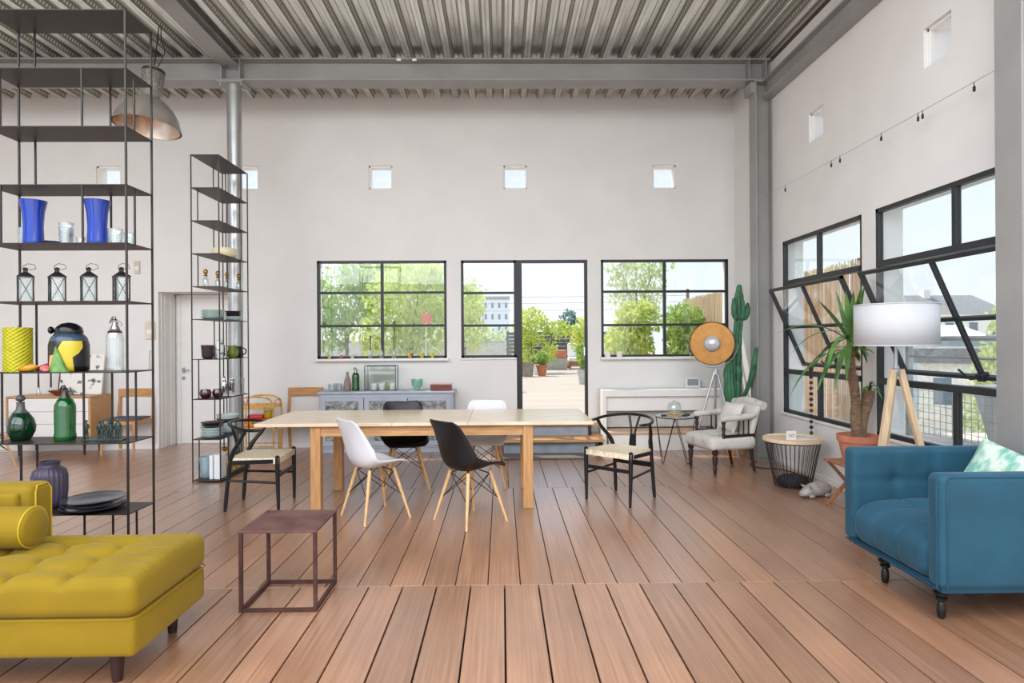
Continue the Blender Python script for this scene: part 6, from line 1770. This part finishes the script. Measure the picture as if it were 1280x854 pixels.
# screen fence at the end of the terrace
t = thing('terrace_screen', 'dark slatted screen fence closing off the terrace', 'fence', (0, 26.4, TZ))
M_dkfence = mat('charcoal_slats', (92, 90, 92), 0.8, var=0.12)
for k in range(9):
    MB().box((0.2, -0.02, 0.08 + k * 0.155), (6.0, 0.02, 0.08 + k * 0.155 + 0.135), 0.004).build('slat', M_dkfence, t, 0)
for x in (0.25, 2.1, 4.0, 5.9):
    MB().box((x - 0.04, 0.02, 0), (x + 0.04, 0.10, 1.5)).build('post', M_dkfence, t, 0)
t = thing('terrace_wall', 'low pale rendered wall along the terrace end', 'wall', (0, 26.4, TZ))
MB().box((-8.9, -0.1, 0), (0.15, 0.1, 1.05), 0.01).build('rendered_panel', mat('pale_render', (206, 202, 196), 0.9), t, 0)
MB().box((-8.9, -0.14, 1.05), (0.15, 0.14, 1.10), 0.01).build('coping', mat('stone_coping', (190, 186, 178), 0.8), t, 0)
t = thing('overhead_wires', 'three thin overhead wires strung across beyond the terrace', 'wires', (0, 30.0, 0))
for x in (-9, 9):
    MB().tube([(x, 0, -5), (x, 0, 3.9)], 0.08, 8).build('pole', M_bark, t)
for z in (2.95, 3.3, 3.6):
    MB().tube([(-9, 0, z), (0, 0, z - 0.06), (9, 0, z)], 0.012, 5).build('wire', mat('grey_wire', (150, 152, 156), 0.5), t)
t = thing('wind_flower', 'red disc garden windmill on a thin stick outside the cabinet window', 'ornament', (-1.20, 9.6, TZ))
MB().tube([(0, 0, 0), (0.05, 0, 1.40)], 0.008, 6).build('stick', M_galv, t)
MB().lathe([(0.0, -0.012), (0.05, -0.01), (0.085, 0.0), (0.05, 0.01), (0.0, 0.012)], 20, M=Matrix.Translation((0.05, 0, 1.42)) @ Matrix.Rotation(PI / 2, 4, 'X'), wob=lambda a, z: 1 + 0.12 * math.sin(8 * a)).build('disc', mat('faded_red', (206, 110, 100), 0.6), t)

# reed fence down the side of the terrace
t = thing('reed_fence', 'tall tan reed fence down the side of the terrace', 'fence', (4.28, 0, 0.1))
m = MB(); rr = random.Random(3)
y = 7.38
while y < 14.6:
    r = rr.uniform(0.007, 0.012)
    m.tube([(rr.uniform(-0.012, 0.012), y, 0.0), (rr.uniform(-0.012, 0.012), y + rr.uniform(-0.01, 0.01), 2.26 + rr.uniform(-0.05, 0.04))], r, 4)
    y += r * 1.75
def reed_mat():
    m = bpy.data.materials.new('dry_reed'); m.use_nodes = True
    nt = m.node_tree; b = nt.nodes['Principled BSDF']; L = nt.links.new
    tc = nt.nodes.new('ShaderNodeTexCoord'); mp = nt.nodes.new('ShaderNodeMapping'); mp.inputs['Scale'].default_value = (60, 110, 1.0); L(tc.outputs['Object'], mp.inputs['Vector'])
    nz = nt.nodes.new('ShaderNodeTexNoise'); nz.inputs['Scale'].default_value = 1.0; nz.inputs['Detail'].default_value = 3; L(mp.outputs[0], nz.inputs['Vector'])
    rp = nt.nodes.new('ShaderNodeValToRGB'); e = rp.color_ramp.elements; e[0].position = 0.3; e[1].position = 0.7; e[0].color = lin((198, 158, 124)); e[1].color = lin((250, 232, 206))
    L(nz.outputs['Fac'], rp.inputs[0]); L(rp.outputs[0], b.inputs['Base Color']); b.inputs['Roughness'].default_value = 0.8
    return m
o = m.build('reeds', reed_mat(), t, 60); o['kind'] = 'stuff'
for z in (0.25, 1.0, 1.75, 2.15):
    MB().box((0.014, 7.38, z - 0.015), (0.03, 14.6, z + 0.015)).build('rail', M_teak, t, 0)
for y in (7.45, 9.8, 12.2, 14.5):
    MB().box((0.03, y - 0.04, -0.1), (0.11, y + 0.04, 2.3)).build('post', M_teak, t, 0)

# side balcony with railing and planters
m = MB(); m.box((XR + TW, -2.0, -0.1), (6.6, 7.3, 0.30))
struct('floor_balcony', m, mat('pale_concrete', (214, 204, 194), 0.85, var=0.05))
t = thing('balcony_railing', 'pale grey pipe railing with wire mesh along the balcony', 'railing', (4.75, 0, 0.30))
M_pipe = mat('pale_grey_pipe', (178, 180, 182), 0.45, 0.3, var=0.04)
for z in (1.12, 0.92, 0.74):
    MB().tube([(0, -1.5, z), (0, 7.2, z)], 0.028 if z > 1 else 0.014, 8).build('rail', M_pipe, t)
for y in (-0.8, 0.8, 2.4, 4.0, 5.6, 7.2):
    MB().box((-0.03, y - 0.03, 0), (0.03, y + 0.03, 1.1), 0.004).build('post', M_pipe, t, 0)
m = MB()
for k in range(96):
    m.bar((0.0, -1.5 + k * 0.09, 0.06), (0.0, -1.5 + k * 0.09, 0.62), 0.005, 0.005, up=(1, 0, 0))
for k in range(8):
    m.bar((0.0, -1.5, 0.06 + k * 0.08), (0.0, 7.2, 0.06 + k * 0.08), 0.005, 0.005, up=(1, 0, 0))
o = m.build('wire_mesh', mat('mesh_wire', (170, 174, 178), 0.5, 0.3), t, 0); o['kind'] = 'stuff'
for x, y, l in ((5.35, 6.35, 'tapered grey planter outside the mesh railing near the lamp legs'), (5.45, 5.3, 'tapered grey planter outside the mesh railing near the grey column')):
    t = thing('balcony_planter', l, 'planter', (x, y, 0.30), 0.3)
    m = MB(); m.lathe([(0.26, 0), (0.40, 0.56), (0.43, 0.56), (0.43, 0.62), (0.38, 0.62), (0.36, 0.5), (0.0, 0.5)], 4, M=Matrix.Rotation(PI / 4, 4, 'Z'))
    m.build('tub', mat('zinc_grey_tub', (204, 208, 210), 0.6, var=0.05), t, 20)
tree('street_tree', 'slender yellow-green tree beyond the balcony railing', 'tree', (13.0, 16.0, -5), [(0, 0, 5.4, 0.7, 0.7, 1.2), (0.2, 0, 6.9, 0.5, 0.5, 0.6), (-0.5, 0, 4.4, 0.6, 0.6, 0.8)], 1000, 0.13, L_pale, 12, 0.12)

# houses and blocks in the distance
def house(label, loc, w, d, h, roof_h, wall_m, roof_m, nx, nz, cat='house', rz=0.0, wm=None, gable=True):
    t = thing('house' if cat == 'house' else 'apartment_block', label, cat, loc, rz)
    wm = wm or mat('dull_window', (120, 130, 142), 0.2)
    MB().box((-w / 2, 0, 0), (w / 2, d, h)).build('wall', wall_m, t, 0)
    if gable:
        m = MB(); e = 0.04 * w
        m.add([(-w / 2 - e, -e, h), (w / 2 + e, -e, h), (w / 2 + e, d + e, h), (-w / 2 - e, d + e, h), (-w / 2 + w * 0.12, d / 2, h + roof_h), (w / 2 - w * 0.12, d / 2, h + roof_h)], [(0, 1, 5, 4), (2, 3, 4, 5), (1, 2, 5), (3, 0, 4), (3, 2, 1, 0)])
        r = m.build('roof', roof_m, t, 0)
        MB().box((-w * 0.2, d * 0.4, h + roof_h * 0.5), (-w * 0.2 + w * 0.07, d * 0.5, h + roof_h * 1.25)).build('chimney', wall_m, r, 0)
    else:
        MB().box((-w / 2 - 0.1, -0.1, h), (w / 2 + 0.1, d + 0.1, h + roof_h)).build('roof', roof_m, t, 0)
    cw, ch = w / nx, h / nz
    for i in range(nx):
        for j in range(nz):
            x, z = -w / 2 + (i + 0.5) * cw, (j + 0.5) * ch
            f = MB().box((x - cw * 0.22, -0.05, z - ch * 0.28), (x + cw * 0.22, 0.02, z + ch * 0.28)).build('window', M_white, t, 0)
            MB().box((x - cw * 0.18, -0.07, z - ch * 0.24), (x + cw * 0.18, -0.04, z + ch * 0.24)).build('pane', wm, f, 0)
    return t
M_hw = mat('white_render', (244, 241, 236), 0.9, var=0.03)
M_rf = mat('grey_slate_roof', (150, 148, 150), 0.8, var=0.08)
house('pale apartment block far behind the narrow window', (-4.6, 150, -5), 13, 10, 16.5, 0.8, mat('cool_white_render', (216, 220, 224), 0.9), M_rf, 8, 6, 'building', gable=False)
house('white pitched-roof house beyond the balcony railing', (41, 55, -5), 8.5, 6, 8.6, 1.9, M_hw, M_rf, 4, 3)
house('low blue-grey shed with white trim beside the white house', (28, 38, -5), 4.6, 4, 6.4, 0.9, mat('blue_grey_render', (150, 164, 172), 0.8), M_hw, 2, 3)
house('long pale terrace house behind the street tree', (44, 43, -5), 9, 6, 6.6, 1.2, M_hw, mat('warm_tile_roof', (190, 160, 140), 0.8), 6, 4)
house('pale low warehouse opposite the balcony', (17.0, 19.0, -5), 7, 6, 5.6, 0.5, mat('sandy_render', (234, 226, 214), 0.9), M_rf, 5, 3, 'building', rz=-0.6, gable=False)
tree('distant_conifer', 'dark blue-green conifer far beyond the terrace wires', 'tree', (6.5, 60, -5), [(0, 0, 5.5, 1.6, 1.4, 2.0), (0, 0, 8.0, 1.0, 1.0, 1.6)], 900, 0.28, leaf_mat('blue_green_leaf', (130, 156, 142), (96, 124, 118)), 15, 0.3)
tree('distant_tree', 'hazy round tree beyond the terrace, behind the dark screen', 'tree', (4.0, 48, -5), [(0, 0, 5.6, 2.4, 1.6, 1.8), (3, 0, 5.2, 2.0, 1.6, 1.5)], 1200, 0.26, L_pale, 16, 0.3)
tree('distant_tree', 'hazy tree row beyond the terrace, below the apartment block', 'tree', (-3.0, 60, -5), [(0, 0, 6.6, 3.0, 2, 2.0), (4, 0, 6.0, 2.4, 2, 1.8), (-5, 0, 6.4, 3.0, 2, 2.2)], 1800, 0.28, L_pale, 17, 0.3)
